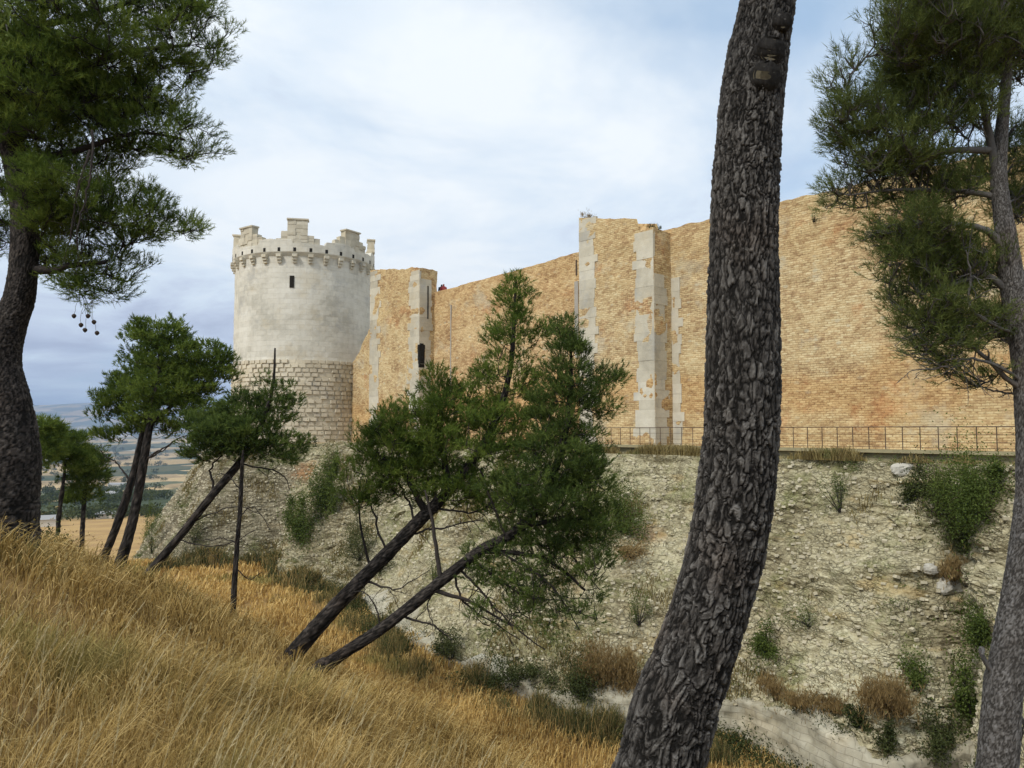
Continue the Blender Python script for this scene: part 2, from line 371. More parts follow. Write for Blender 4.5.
def plain_mat(name, col, rough=.8, var=.25, sc=6.0, spec=.2, metal=0.0):
    m, g = new_mat(name)
    co = g.n('ShaderNodeTexCoord').outputs['Object']; n = g.noise(co, sc, 5, .65)
    c = g.mix(n, tuple(x * (1 - var) for x in col), tuple(min(1, x * (1 + var)) for x in col))
    finish(g, c, rough, n, .4, .01, spec)
    return m

M = {}
M['brick'] = brick_mat('weathered_brick')
M['ashlar'] = ashlar_mat('pale_limestone', 1.15, .46)
M['quoin'] = ashlar_mat('quoin_limestone', 1, .5, ((.36, .33, .26), (.50, .46, .36), (.62, .58, .47)), island=True)
M['rustic'] = ashlar_mat('rusticated_limestone', 1, .5, ((.42, .37, .27), (.58, .52, .40), (.70, .64, .50)), island=True)
M['scarp'] = scarp_mat('eroded_rubble')
M['dark'] = plain_mat('recess_shade', (.02, .018, .015), .95)  # near-black colour painted as the shade inside holes and slits
M['rubble'] = plain_mat('rubble_stone', (.50, .455, .33), .95, .3, 3.0)
M['kerb'] = plain_mat('mossy_kerb', (.27, .245, .15), .95, .5, 2.5)
M['greystone'] = plain_mat('grey_stone', (.36, .34, .30), .95, .3, 3.0)
M['toe'] = ashlar_mat('toe_masonry', .55, .23, ((.24, .215, .15), (.38, .355, .27), (.50, .475, .38)), joint=.4)
M['boulder'] = plain_mat('white_limestone', (.44, .42, .36), .95, .35, 2)
M['metal'] = plain_mat('rusted_steel', (.10, .07, .05), .7)
M['roof'] = plain_mat('pale_roof', (.30, .30, .30), .7)
M['plaster'] = plain_mat('plaster', (.62, .58, .50), .9)
M['bark_big'] = bark_mat('plated_pine_bark', (.010, .009, .008), (.060, .055, .050), (.172, .163, .150), 1.0, .012)
M['bark_grey'] = bark_mat('grey_pine_bark', (.05, .045, .04), (.14, .13, .12), (.27, .26, .25), 1.0, .01)
M['bark_dark'] = bark_mat('dark_pine_bark', (.010, .009, .008), (.042, .036, .032), (.115, .10, .088), .5, .02)
M['cutwood'] = plain_mat('cut_wood', (.135, .115, .075), .95, .7, 45)
M['needle'] = leaf_mat('pine_needles', (.034, .058, .014), (.100, .152, .026), (.22, .28, .055))
M['needle_dark'] = leaf_mat('dark_pine_needles', (.026, .044, .014), (.072, .112, .026), (.155, .205, .048))
M['needle_blue'] = leaf_mat('olive_pine_needles', (.050, .064, .022), (.118, .152, .042), (.23, .27, .08))
M['leaf'] = leaf_mat('shrub_leaves', (.040, .056, .013), (.080, .115, .025), (.15, .19, .048))
M['leaf_dark'] = leaf_mat('dark_shrub_leaves', (.022, .034, .012), (.055, .068, .022), (.10, .115, .042))
M['leaf_dry'] = leaf_mat('dried_shrub_leaves', (.11, .08, .035), (.24, .165, .07), (.40, .30, .14))
M['leaf_red'] = leaf_mat('reddish_shrub_leaves', (.06, .03, .022), (.12, .062, .045), (.18, .11, .07))
M['grass'] = grass_mat('dry_grass', [(.25, (.14, .088, .028)), (.40, (.31, .205, .064)), (.55, (.48, .335, .115)), (.74, (.70, .54, .25))], .55, (.235, .205, .065), (.52, .64))
M['grass_floor'] = grass_mat('ditch_dry_grass', [(.25, (.26, .155, .05)), (.42, (.47, .30, .095)), (.56, (.62, .43, .15)), (.72, (.74, .56, .24))], .3, (.22, .21, .07), (.56, .68))
M['stalk'] = grass_mat('pale_stalks', [(.25, (.40, .31, .14)), (.5, (.56, .46, .24)), (.75, (.72, .63, .40))], .8)
M['weed'] = grass_mat('green_weeds', [(.25, (.04, .046, .016)), (.40, (.075, .088, .03)), (.50, (.14, .135, .05)), (.60, (.28, .21, .085)), (.8, (.42, .30, .12))], 1.1)
M['ledge'] = grass_mat('ledge_weeds', [(.25, (.12, .09, .035)), (.45, (.22, .17, .065)), (.6, (.30, .24, .10)), (.75, (.36, .30, .14))], .6, (.10, .13, .04))
M['cone'] = plain_mat('pine_cone', (.05, .035, .025), .8)

# ------------------------------------------------------------------ site geometry in wall coordinates
W0 = np.array([-5.6, 60.0]); D = np.array([.664, -.748]); NN = np.array([-.748, -.664])
def wp(s, u): return W0 + s * D + u * NN
def su(x, y): q = np.stack([x - W0[0], y - W0[1]], -1); return q @ D, q @ NN
TC = np.array([-19.9, 73.5]); TR = 6.32

def smin_interp(u, xs, ys):
    r = 0
    for o in (-1.0, -.5, 0, .5, 1.0): r = r + np.interp(u + o, xs, ys)
    return r / 5

def ground(x, y):
    x = np.asarray(x, float); y = np.asarray(y, float)
    s, u = su(x, y)
    z = smin_interp(u, [-30, 0, 9, 15, 18.6, 20.6, 29.3, 32, 35.65, 40, 60, 120], [-11.8, -11.6, -11.4, -11.25, -11.0, -10.3, -4.2, -3.1, -1.78, -.45, 3.0, 8])
    z = z + .85 * np.exp(-((x + 8) ** 2 + (y - 11) ** 2) / 26.0)
    z = z - .22 / (1 + np.exp(-(x + 3.0) * 1.2)) - .30 / (1 + np.exp(-(x + .3) * 2.0)) * np.clip((y - 3) / 3, 0, 1)
    Pn = np.stack([x, y, x * 0], -1).reshape(-1, 3)
    n = (fbm(Pn * .25, 3, 5) * .22 + fbm(Pn * 1.1, 3, 8) * .06).reshape(x.shape)
    z = z + n
    z = z + .65 / (1 + np.exp((s - 31) * .8)) / (1 + np.exp((u - 19.5) * 1.2)) / (1 + np.exp((6 - u) * 1.5))
    r = np.hypot(x, y)
    lr = np.log(np.maximum(r, 1))
    far = np.interp(lr, np.log([1, 60, 100, 250, 600, 1500, 3000, 5200, 7200, 9500, 13000, 17000, 30000]), [-8, -9.5, -14, -27, -47, -82, -92, -62, -70, 60, 330, 420, 300])
    big = fbm(Pn * [1 / 2600, 1 / 2600, 1], 4, 21).reshape(x.shape)
    far = far + big * np.interp(lr, np.log([1, 300, 1500, 5000, 9000, 14000]), [0, 0, 4, 16, 70, 110])
    k = np.clip((r - 36) / 42, 0, 1); k = k * k * (3 - 2 * k)
    # keep the castle hill high on its own side
    return z * (1 - k) + far * k

# terrain: one polar sheet out to the horizon
nr, na = 330, 720
rr = np.concatenate([[0], np.geomspace(.5, 30000, nr - 1)])
th = np.linspace(0, 2 * np.pi, na + 1)
X = rr[:, None] * np.sin(th)[None]; Y = rr[:, None] * np.cos(th)[None]
Z = ground(X, Y)
b = MB(); b.add(np.stack([X, Y, Z], -1).reshape(-1, 3), Q=grid_faces(nr, na + 1)[:, ::-1])
m, g = new_mat('land')
co = g.n('ShaderNodeTexCoord').outputs['Object']
ln = g.n('ShaderNodeVectorMath', operation='LENGTH', ins={0: co}).outputs['Value']
near = g.ramp(g.noise(co, 2.5, 6, .7), [(.3, (.11, .07, .03)), (.5, (.22, .14, .055)), (.7, (.34, .23, .095))])
flat = g.vmath('MULTIPLY', co, (1, 1, 0)); wj = g.vmath('SCALE', g.vmath('SUBTRACT', g.n('ShaderNodeTexNoise', ins={'Vector': flat, 'Scale': .004, 'Detail': 2.0}).outputs[1], (.5, .5, .5))); wj.node.inputs[3].default_value = 160
fv = g.vor(g.vmath('MULTIPLY', g.vmath('ADD', flat, wj), (1.0, .42, 1)), .0065)
fr = g.n('ShaderNodeSeparateColor', ins={0: fv.outputs['Color']})
fields = g.ramp(fr.outputs[0], [(0, (.10, .10, .05)), (.18, (.38, .27, .13)), (.34, (.46, .34, .18)), (.50, (.06, .075, .04)), (.62, (.33, .24, .13)), (.76, (.42, .38, .30)), (.81, (.12, .13, .07))], 'CONSTANT')
hedge = g.step(g.noise(flat, .03, 5, .7), .55, .63)
fields = g.mix(g.math('MULTIPLY', hedge, .75), fields, (.045, .055, .03))
mid = g.mix(g.step(g.noise(flat, .09, 4, .6), .42, .6), (.42, .28, .12), (.34, .22, .10))
col = g.mix(g.step(ln, 40, 75), near, mid); col = g.mix(g.step(g.math('ADD', ln, g.math('MULTIPLY', g.noise(flat, .02, 3, .6), 200)), 420, 520), col, fields)
finish(g, col, .95, g.noise(co, 8, 4, .7), .6, .04, .05)
tag(b.build('terrain', m, smooth=True), kind='structure', label='dry hillside, ditch floor and distant farmland')

# terrace that carries the castle walls
b = MB()
tv = [wp(s, 3.2) for s in np.linspace(52, -2, 20)] + [np.array([-14.6, 62.6]), np.array([-15.6, 65.3]), np.array([-18.5, 65.2]), np.array([-24.0, 65.8]), np.array([-28.2, 72]), np.array([-29, 82]), np.array([-10, 100]), wp(52, -60)]
tv = np.array([[p[0], p[1], -.93 if i < 20 else -1.15] for i, p in enumerate(tv)])
cpt = np.array([[2.0, 66.0, -.93]]); n = len(tv)
b.add(np.vstack([tv, cpt]), T=[[i, (i + 1) % n, n] for i in range(n)])
M['terrace'] = plain_mat('terrace_earth', (.33, .26, .15), .95, .4, 1.2)
tag(b.build('terrace_ground', M['terrace']), kind='structure', label='trodden earth terrace at the foot of the brick wall')

# ------------------------------------------------------------------ scarp (eroded rubble bank)
pairs = [((-28.6, 82, -1.1), (-37.5, 84, -14)), ((-28.2, 72, -1.1), (-35.2, 69.5, -13.6)), ((-24.2, 65.6, -1.2), (-25.8, 56.6, -12.8)),
         ((-18.6, 65.0, -1.35), (-18.6, 60.5, -12)), ((-15.6, 64.9, -1.1), (-17.6, 58.2, -12)), ((-13.2, 59.6, -.85), (-16.6, 53.2, -11.8)), ((-11.2, 59.6, -1.15), (-12.4, 50.2, -11.6))]
toe = [(4.5, 10.6), (7.9, 11.0), (13.5, 13.2), (18.8, 13.8), (25.2, 14.0), (29.6, 12.0), (32.2, 9.3), (37.6, 10.6), (39.5, 8.2), (41.0, 10.5), (50, 13.5)]
tops = [(3.0, 3.5), (7.5, 3.6), (12, 3.7), (16, 4.2), (21, 4.4), (26, 3.8), (30, 3.5), (36.0, 3.5), (37.8, 2.5), (39.2, 5.0), (45, 6.4)]
for (s0, u0), (s1, u1) in zip(tops, toe):
    a = wp(s0, u0); c = wp(s1, u1); pairs.append(((a[0], a[1], -1.25), (c[0], c[1], -10.3)))
top = np.array([p[0] for p in pairs]); bot = np.array([p[1] for p in pairs])
seg = np.linalg.norm((top + bot)[1:] - (top + bot)[:-1], axis=1) / 2; cum = np.concatenate([[0], np.cumsum(seg)])
nc, nrw = 1000, 190
q = np.linspace(0, cum[-1], nc)
it = lambda A: np.stack([np.interp(q, cum, A[:, k]) for k in range(3)], 1)
def sm(A, w=9):
    k = np.ones(w) / w; return np.stack([np.convolve(np.pad(A[:, c], w // 2, 'edge'), k, 'valid') for c in range(3)], 1)
T_, B_ = sm(it(top), 7), sm(it(bot), 7)
f = np.linspace(0, 1, nrw)[:, None, None]
prof = f[..., 0]
S = T_[None] * (1 - f) + B_[None] * f
out = np.cross(np.gradient((T_ + B_) / 2, axis=0), [0, 0, 1]); out[:, 2] = 0; out /= np.linalg.norm(out, axis=1)[:, None] + 1e-9
# outward = away from the castle (towards the ditch)
ctr = np.array([5.0, 75.0, 0]); sg = np.sign(((T_ + B_) / 2 - ctr) @ np.array([0, 0, 0]) + np.einsum('ij,ij->i', B_ - T_, out)); out *= sg[:, None]
PS = S.reshape(-1, 3)
edge = (np.clip(prof / .03, 0, 1) * np.ones((1, nc))).reshape(-1)
d = fbm(PS * .22, 3, 3) * .42 + fbm(PS * [.8, .8, 1.3], 4, 7) * .13
w1, w2, wi = worley(PS * [2.0, 2.0, 5.4] + fbm(PS * .9, 2, 4)[:, None] * .6, 9)
d += (wi - .5) * .07 + np.clip(w2 - w1, 0, .25) * .22
w1, w2, wi = worley(PS * [.75, .75, 1.5] + fbm(PS * .5, 2, 14)[:, None] * .6, 19)
d += ((wi - .5) * .22 + np.clip(w2 - w1, 0, .3) * .2) * np.clip(fbm(PS * .16, 3, 40) * 2.2, 0, 1.3)
strat = vnoise(np.stack([PS[:, 2] * 3.2 + fbm(PS * .3, 2, 31) * 1.2, PS[:, 0] * .12, PS[:, 1] * .12], 1), 33)
d += strat * .12 + vnoise(np.stack([PS[:, 2] * 7.5 + fbm(PS * .5, 2, 35) * .9, PS[:, 0] * .5, PS[:, 1] * .5], 1), 37) * .05
lf = np.tile(1 - np.clip((q - (cum[3] * .55 + cum[4] * .45)) / .9 + .5, 0, 1), nrw); d *= 1 - .5 * lf        # the tower plinth keeps its masonry face
spur = np.exp(-((PS[:, 0] + 13.6) ** 2 + (PS[:, 1] - 56.5) ** 2) / 22.0); d += spur * (1 - lf) * (fbm(PS * .75, 4, 71) * .8 + .7)
gl = np.exp(-((PS[:, 0] - (7.2 - prof.repeat(nc, 1).reshape(-1) * 2.2)) ** 2) / 1.2) * (PS[:, 1] < 45); d -= gl * .6
ledge = np.exp(-((PS[:, 2] + 5.2 + fbm(PS * .15, 2, 55) * 1.2) / .5) ** 2) * (1 - lf); d += ledge * .35 * (fbm(PS * .3, 2, 56) > 0)
S = S + (d * edge).reshape(nrw, nc)[..., None] * (out[None] * .85 + np.array([0, 0, .3]))
S[:, :, 2] += np.where(f[..., 0] < .08, 0, 0)
b = MB(); nv = nrw * nc
zone = 1 - np.clip((q - (cum[3] * .55 + cum[4] * .45)) / .9 + .5, 0, 1)
b.add(S.reshape(-1, 3), Q=grid_faces(nrw, nc), attr=np.tile(zone, nrw))
# back edge that tucks the crest under the terrace
back = T_ + np.array([0, 0, -.05]) - out * 1.6; back[:, 2] = -1.35
b.add(np.vstack([back, S[0]]), Q=grid_faces(2, nc))
SCARP = S.reshape(-1, 3); spx, spy, spf = project(SCARP)
sc_o = b.build('scarp', M['scarp'], smooth=False, attr=True)
tag(sc_o, kind='structure', label='eroded rubble scarp falling from the castle terrace into the ditch')
def on_scarp(px, py):
    dd = (spx - px) ** 2 + (spy - py) ** 2; k = np.where(dd < 12)[0]
    return SCARP[k[np.argmin(spf[k])]] if len(k) else SCARP[np.argmin(dd)]
# terrain seen from the camera
gx, gy, gz = X.ravel(), Y.ravel(), Z.ravel(); GV = np.stack([gx, gy, gz], 1); gpx, gpy, gpf = project(GV)
def on_ground(px, Yd): p = P(px, 500, Yd); return np.array([p[0], Yd, float(ground(p[0], Yd))])

# toe wall, pale masonry along the foot of the scarp
b = MB()
tp = np.array([np.append(wp(s, u + .12), 0) for s, u in toe]); tq = smooth_path(tp, 900)
topz = -10.05 + fbm(tq * 1.1, 5, 50) * .30 + np.interp(tq[:, 0], [-9, -4, 3, 8], [.1, -.1, -.15, 0])
tn = np.cross(np.gradient(tq, axis=0), [0, 0, 1]); tn /= np.linalg.norm(tn, axis=1)[:, None]
if (tn[300, :2] @ NN) < 0: tn = -tn
rows = []; uvs = []; al = np.concatenate([[0], np.cumsum(np.linalg.norm(np.diff(tq[:, :2], axis=0), axis=1))])
lay = [(-1.6, .5), (-.6, .12), (-.12, .03)] + [(.10 + .012 * k, -.10 * k) for k in range(20)]
for k, (o, z) in enumerate(lay):
    r_ = tq + tn * o; r_[:, 2] = topz + z; pn = np.c_[r_[:, :2], r_[:, 2]]
    r_ += tn * (fbm(pn * [1.6, 1.6, 2.4], 4, 60) * (.10 if k > 2 else .02) + fbm(pn * [5, 5, 7.], 2, 63) * .025)[:, None]; rows.append(r_); uvs.append(np.c_[al, r_[:, 2] + o * (k < 3)])
b.add(np.vstack(rows), Q=grid_faces(len(lay), 900), uv=np.vstack(uvs))
tag(b.build('retaining_wall', M['toe'], smooth=True), 'low pale masonry retaining wall along the foot of the rubble bank', 'wall')

# ------------------------------------------------------------------ masonry prisms
def prism(b, plan, zb, ztop, res=.3, disp=.04, seed=0, zres=None, u0=0.0, uoff=0.0, flare=None):
    """closed plan polygon (counter-clockwise), vertical faces with a little relief, ragged top"""
    plan = np.asarray(plan, float); pts = []; nn = []; L = []
    acc = 0; n = len(plan)
    for i in range(n):
        a, c = plan[i], plan[(i + 1) % n]; l = np.linalg.norm(c - a); k = max(1, int(l / res))
        t = (c - a) / l; nm = np.array([t[1], -t[0]])
        for j in range(k): pts.append(a + (c - a) * j / k); nn.append(nm if j else (nm + 0)); L.append(acc + l * j / k)
        acc += l
    pts = np.array(pts); L = np.array(L + [acc]); nn = np.array(nn)
    m_ = len(pts); pts = np.vstack([pts, pts[:1]]); nn = np.vstack([nn, nn[:1]])
    zt = np.array([ztop(p[0], p[1]) for p in pts]); zt[-1] = zt[0]
    nz = max(2, int((zt.max() - zb) / (zres or res)) + 1); fz = np.linspace(0, 1, nz)[:, None]
    Zg = zb + (zt[None] - zb) * fz
    Vg = np.dstack([np.broadcast_to(pts[:, 0], Zg.shape), np.broadcast_to(pts[:, 1], Zg.shape), Zg])
    fl = Vg.reshape(-1, 3); dd = fbm(fl * 1.4, 3, seed) * disp; dd = dd.reshape(Zg.shape); dd[:, -1] = dd[:, 0]
    Vg = Vg + np.dstack([nn[None, :, 0] * dd, nn[None, :, 1] * dd, dd * 0])
    uv = np.dstack([np.broadcast_to(L + uoff, Zg.shape), Zg]).reshape(-1, 2)
    b.add(Vg.reshape(-1, 3), Q=grid_faces(nz, m_ + 1), uv=uv)
    cp = Vg[-1, :m_]; ce = cp.mean(0); V2 = np.vstack([cp, ce]); b.add(V2, T=[[i, (i + 1) % m_, m_] for i in range(m_)], uv=V2[:, :2].copy())

def quad_plan(s0, s1, u0, u1):   # counter-clockwise seen from above
    return [wp(s0, u1), wp(s1, u1), wp(s1, u0), wp(s0, u0)]

def ragged(base, amp, seed, k=1.6):
    def fz(x, y):
        p = np.array([[x, y, 0.]]); return base(x, y) + amp * float(fbm(p * k, 4, seed)[0])
    return fz

# main curtain wall
ztw = lambda x, y: float(np.interp(su(np.array(x), np.array(y))[0], [0, 16, 22, 36, 50], [10.86, 11.38, 11.5, 11.45, 11.55]))
b = MB(); prism(b, quad_plan(-2.0, 50, -2.4, 0), -1.6, ragged(ztw, .07, 2), .25, .05, 1)
cw = empty('curtain_wall', (*wp(20, 0), -.9)); tag(cw, 'long orange brick curtain wall rising to the right between the turrets', 'castle wall')
b.build('wall', M['brick'], cw)
def strip(s0, s1, z0, z1, u=.03, mat='greystone', name='pilaster_strip', parent=cw, depth=.2):
    b = MB(); a = wp(s0, u); c = wp(s1, u); cc = (a + c) / 2 + NN * (0 - depth / 2)
    b.box((cc[0], cc[1], (z0 + z1) / 2), (np.linalg.norm(c - a), depth, z1 - z0), math.atan2(D[1], D[0])); return b.build(name, M[mat], parent)
strip(14.62, 14.72, 9.9, 10.9, .05, name='downpipe', mat='metal'); strip(14.52, 14.84, 4.6, 9.5, .06); strip(1.35, 1.45, 3.0, 9.6, .05, name='crack_filling')
# quoin toothing on the wall right of the square turret
def quoins(segs, parent, z0, z1, seed, h=(.42, .62), name='quoins'):
    """blocks laid as bands on wall faces: segs = list of (origin, direction, outward normal, min len, max len, sign)"""
    rng = np.random.default_rng(seed); b = MB(); z = z0; alt = 0
    while z < z1:
        hh = min(rng.uniform(*h), z1 - z)
        if z1 - z - hh < .2: hh = z1 - z
        for (o, dr, nm, a0, a1) in segs:
            l = a0 + (a1 - a0) * (rng.uniform(.30, .75) if alt else rng.uniform(.1, .5)) * (1 if rng.uniform() > .15 else .4)
            pr = .012 + rng.uniform(0, .02); dp = .16
            c = np.array(o) + dr * (l / 2) + nm * (pr - dp / 2)
            b.box((c[0], c[1], z + hh / 2), (l, dp, hh - .004), math.atan2(dr[1], dr[0]))
        z += hh; alt ^= 1
    return b.build(name, M['quoin'], parent)
quoins([(wp(22.06, 0), D, NN, .35, .95)], cw, -.95, 8.6, 5, name='toothed_quoins')

# right-hand square turret
def turret(name, label, s0, s1, p, zt, seed, qz, ql=(1.0, 1.75), side=(.8, 1.5)):
    e = empty(name, (*wp((s0 + s1) / 2, p), -.9)); tag(e, label, 'turret', 'square turrets of the castle wall')
    b = MB(); prism(b, quad_plan(s0, s1, -.25, p), -1.6, zt, .22, .05, seed, uoff=seed * 3.3); b.build('wall', M['brick'], e)
    quoins([(wp(s0, p), D, NN, *ql)], e, -.95, qz[0], seed + 1)
    quoins([(wp(s1, p), -D, NN, *ql)], e, -.95, qz[1], seed + 2)
    quoins([(wp(s1, p), -NN, D, *side)], e, -.95, qz[2], seed + 3)
    return e
def zt1(x, y):
    s, u = su(np.array(x), np.array(y)); return 12.95 - 1.05 * (float(s) - 16.4) / 5 if s < 21.15 else 11.22
t1 = turret('square_turret', 'tall square brick turret with pale corner stones beside the big pine trunk', 16.4, 22.05, 1.58, ragged(zt1, .06, 4, 2), 11, (12.8, 11.15, 8.7))
zt2 = lambda x, y: float(np.interp(su(np.array(x), np.array(y))[0], [-8, -.8], [13.55, 12.65]))
t2 = turret('square_turret', 'square brick turret with a dark hole in its corner, next to the round tower', -8.1, -.8, 1.42, ragged(zt2, .10, 6, 2), 31, (13.4, 12.5, 11.8), (1.0, 2.0), (.95, 1.38))
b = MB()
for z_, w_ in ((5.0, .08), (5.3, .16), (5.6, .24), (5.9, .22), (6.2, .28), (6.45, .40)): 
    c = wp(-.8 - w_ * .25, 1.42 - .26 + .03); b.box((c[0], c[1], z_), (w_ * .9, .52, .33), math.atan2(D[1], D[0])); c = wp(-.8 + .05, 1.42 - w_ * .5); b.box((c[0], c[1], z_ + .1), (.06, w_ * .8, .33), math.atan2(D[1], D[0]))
b.build('corner_hole_shade', M['dark'], t2)  # nothing is cut out: dark boxes on the corner paint the hole's shade
c = wp(-.80, .65); b = MB(); b.box((c[0], c[1], 10.0), (.12, .10, 2.6), math.atan2(D[1], D[0])); b.build('slit_shade', M['dark'], t2)  # slit is a dark bar on the face, its inner shade painted
# ruined stretch of wall joining the round tower
def zs(x, y):
    s = float(su(np.array(x), np.array(y))[0]); return float(np.interp(s, [-14.5, -13.2, -11.8, -10.5, -9, -8], [5.0, 6.2, 7.6, 8.9, 9.9, 10.2]))
b = MB(); prism(b, quad_plan(-13.6, -8.15, -1.6, 0), -1.6, ragged(zs, .18, 8, 2.2), .22, .06, 9, uoff=50)
tag(b.build('ruined_wall', M['brick']), 'short broken brick wall stepping down against the round tower', 'castle wall')

# round tower
rt = empty('round_tower', (*TC, -1.1)); tag(rt, 'round pale limestone tower with broken battlements at the far end of the wall', 'tower')
ang = np.linspace(0, 2 * np.pi, 181)[:-1]
circ = lambda r: [TC + r * np.array([math.cos(a), math.sin(a)]) for a in ang]
b = MB(); prism(b, circ(TR), 6.1, lambda x, y: 15.75, .3, .02, 41, .3); b.build('shaft', M['ashlar'], rt)
b = MB(); prism(b, circ(TR - .02), -1.8, lambda x, y: 6.1, .3, .02, 42, .4); b.build('base', M['rustic'], rt)
b = MB(); rng = np.random.default_rng(4); z = -1.6; row = 0
while z < 5.85:
    h = .375; nb_ = 62; off = rng.uniform(0, 1)
    for k in range(nb_):
        a = 2 * math.pi * (k + off) / nb_; wd = 2 * math.pi * TR / nb_ * rng.uniform(.66, .90); pr = rng.uniform(.05, .19) if rng.uniform() > .10 else .0
        cx = TC + (TR + pr / 2 - .06) * np.array([math.cos(a), math.sin(a)])
        b.box((cx[0], cx[1], z + h / 2), (wd, pr + .12, h * rng.uniform(.70, .86)), a + math.pi / 2)
    z += h + .015; row += 1
b.build('rusticated_blocks', M['rustic'], rt)
# dark masonry course that separates base and shaft
# parapet ring
FA = math.atan2(-TC[1], -TC[0])       # angle facing the camera
b = MB()
nA = 240; aa = np.linspace(0, 2 * np.pi, nA + 1); Ro = TR + .26; Ri = TR - .35
topw = 16.55 + .10 * np.array([float(fbm(np.array([[math.cos(a) * 4, math.sin(a) * 4, 0]]), 3, 12)[0]) for a in aa]) + .18 * np.sign(np.sin(aa * 7 + 1)); topw[-1] = topw[0]
for (r0, z0f), (r1, z1f) in [((TR + .02, 15.3 + aa * 0), (Ro, 15.62 + aa * 0)), ((Ro, 15.62 + aa * 0), (Ro, topw)), ((Ro, topw), (Ri, topw)), ((Ri, topw), (Ri, 15.6 + aa * 0))]:
    r0a = np.c_[TC[0] + r0 * np.cos(aa), TC[1] + r0 * np.sin(aa), z0f]; r1a = np.c_[TC[0] + r1 * np.cos(aa), TC[1] + r1 * np.sin(aa), z1f]
    b.add(np.vstack([r0a, r1a]), Q=grid_faces(2, nA + 1), uv=np.vstack([np.c_[aa * TR, z0f], np.c_[aa * TR, z1f + (abs(r1 - r0))]]))
b.build('parapet', M['ashlar'], rt)
def polar(a, r): return TC + r * np.array([math.cos(a), math.sin(a)])
rngc = np.random.default_rng(8)
for k in range(30):
    a = FA + 2 * math.pi * (k + .35) / 30; b = MB()
    for (r, z, dp, hh, wd) in [(TR + .06, 14.78, .24, .22, .34), (TR + .13, 15.03, .34, .24, .38), (TR + .20, 15.29, .44, .26, .42)]:
        c = polar(a, r); b.box((c[0], c[1], z), (wd, dp, hh), a + math.pi / 2)
    if b.n: b.build('corbel', M['quoin'], rt)
    c = polar(a, Ro - .04); b = MB(); b.box((c[0], c[1], 15.82), (.24, .10, .34), a + math.pi / 2); b.build('drain_hole_shade', M['dark'], rt)  # hole above each corbel: a dark plate painting its shade, no opening
for k, da in enumerate([-98, -52, -6, 40, 86, 132, 178, 224]):
    a = FA + math.radians(da); b = MB(); tall = [18.2, 18.0, 18.4, 18.0, 18.3, 17.6, 17.8, 17.9][k]; rb = Ro - .37
    c = polar(a, rb); wd = 1.65 if k not in (4,) else 1.2
    def courses(a_, r_, w_, dep, z0, z1):
        z = z0
        while z < z1 - .05:
            hh = min(rngc.uniform(.26, .40), z1 - z); nb_ = max(1, int(w_ / .5)); ed = np.cumsum(np.concatenate([[0], rngc.uniform(.6, 1.4, nb_)])); ed = ed / ed[-1] * w_ - w_ / 2
            for e0, e1 in zip(ed[:-1], ed[1:]):
                a3 = a_ + (e0 + e1) / 2 / r_; c_ = polar(a3, r_ + rngc.uniform(-.03, .03)); b.box((c_[0], c_[1], z + hh / 2), (e1 - e0 + .03, dep + rngc.uniform(-.05, .05), hh + .004), a3 + math.pi / 2 + rngc.uniform(-.02, .02))
            z += hh
    courses(a, rb, wd, .66, 16.2, tall + .05)
    c2 = polar(a, rb); b.box((c2[0] , c2[1], tall + .12), (wd + .22, .8, .13), a + math.pi / 2 + .02, rngc.uniform(-.03, .03))
    for sgn, w_, zt_ in ((-1, .55, 17.35), (1, .55, 17.25), (-1, 1.0, 16.95), (1, 1.05, 16.98)):
        a2 = a + sgn * (wd / 2 + w_ / 2 - .02) / rb; courses(a2, rb - .01, w_, .6 - .04 * w_, 16.25, zt_ + rngc.uniform(-.15, .15))
    b.build('merlon', M['rustic'] if k in (0, 4) else M['quoin'], rt)
a = FA + math.asin(-11.5 / 67); c = polar(a, TR - .03); b = MB(); b.box((c[0], c[1], 13.0), (.38, .2, 1.05), a + math.pi / 2); b.build('window_slit_shade', M['dark'], rt)  # window shade painted as a dark bar set on the solid shaft

# ------------------------------------------------------------------ railing and kerb on the terrace edge
kw = MB(); prism(kw, quad_plan(-1.5, 50, 2.55, 2.95), -1.5, lambda x, y: -.80, .5, .02, 77)
tag(kw.build('kerb', M['kerb']), kind='structure', label='low stone kerb under the railing')
rl = empty('railing', (*wp(18, 2.75), -.8)); tag(rl, 'rusty steel railing along the terrace in front of the brick wall', 'railing')
post = None; ss = np.arange(-1.2, 46, .68)
pm = MB(); pm.box((0, 0, .47), (.028, .028, .95)); 
for s in ss:
    p = wp(s, 2.75)
    if post is None: post = pm.build('post', M['metal'], rl); o = post
    else: o = post.copy(); C.objects.link(o); o.parent = rl
    o.matrix_parent_inverse = rl.matrix_basis.inverted(); o.location = (p[0], p[1], -.80)
for z, r in ((.13, .018), (-.17, .008), (-.47, .008), (-.70, .008)):
    b = MB(); b.tube([(*wp(-1.2, 2.75), z), (*wp(45.6, 2.75), z)], r, 5); b.build('rail', M['metal'], rl)

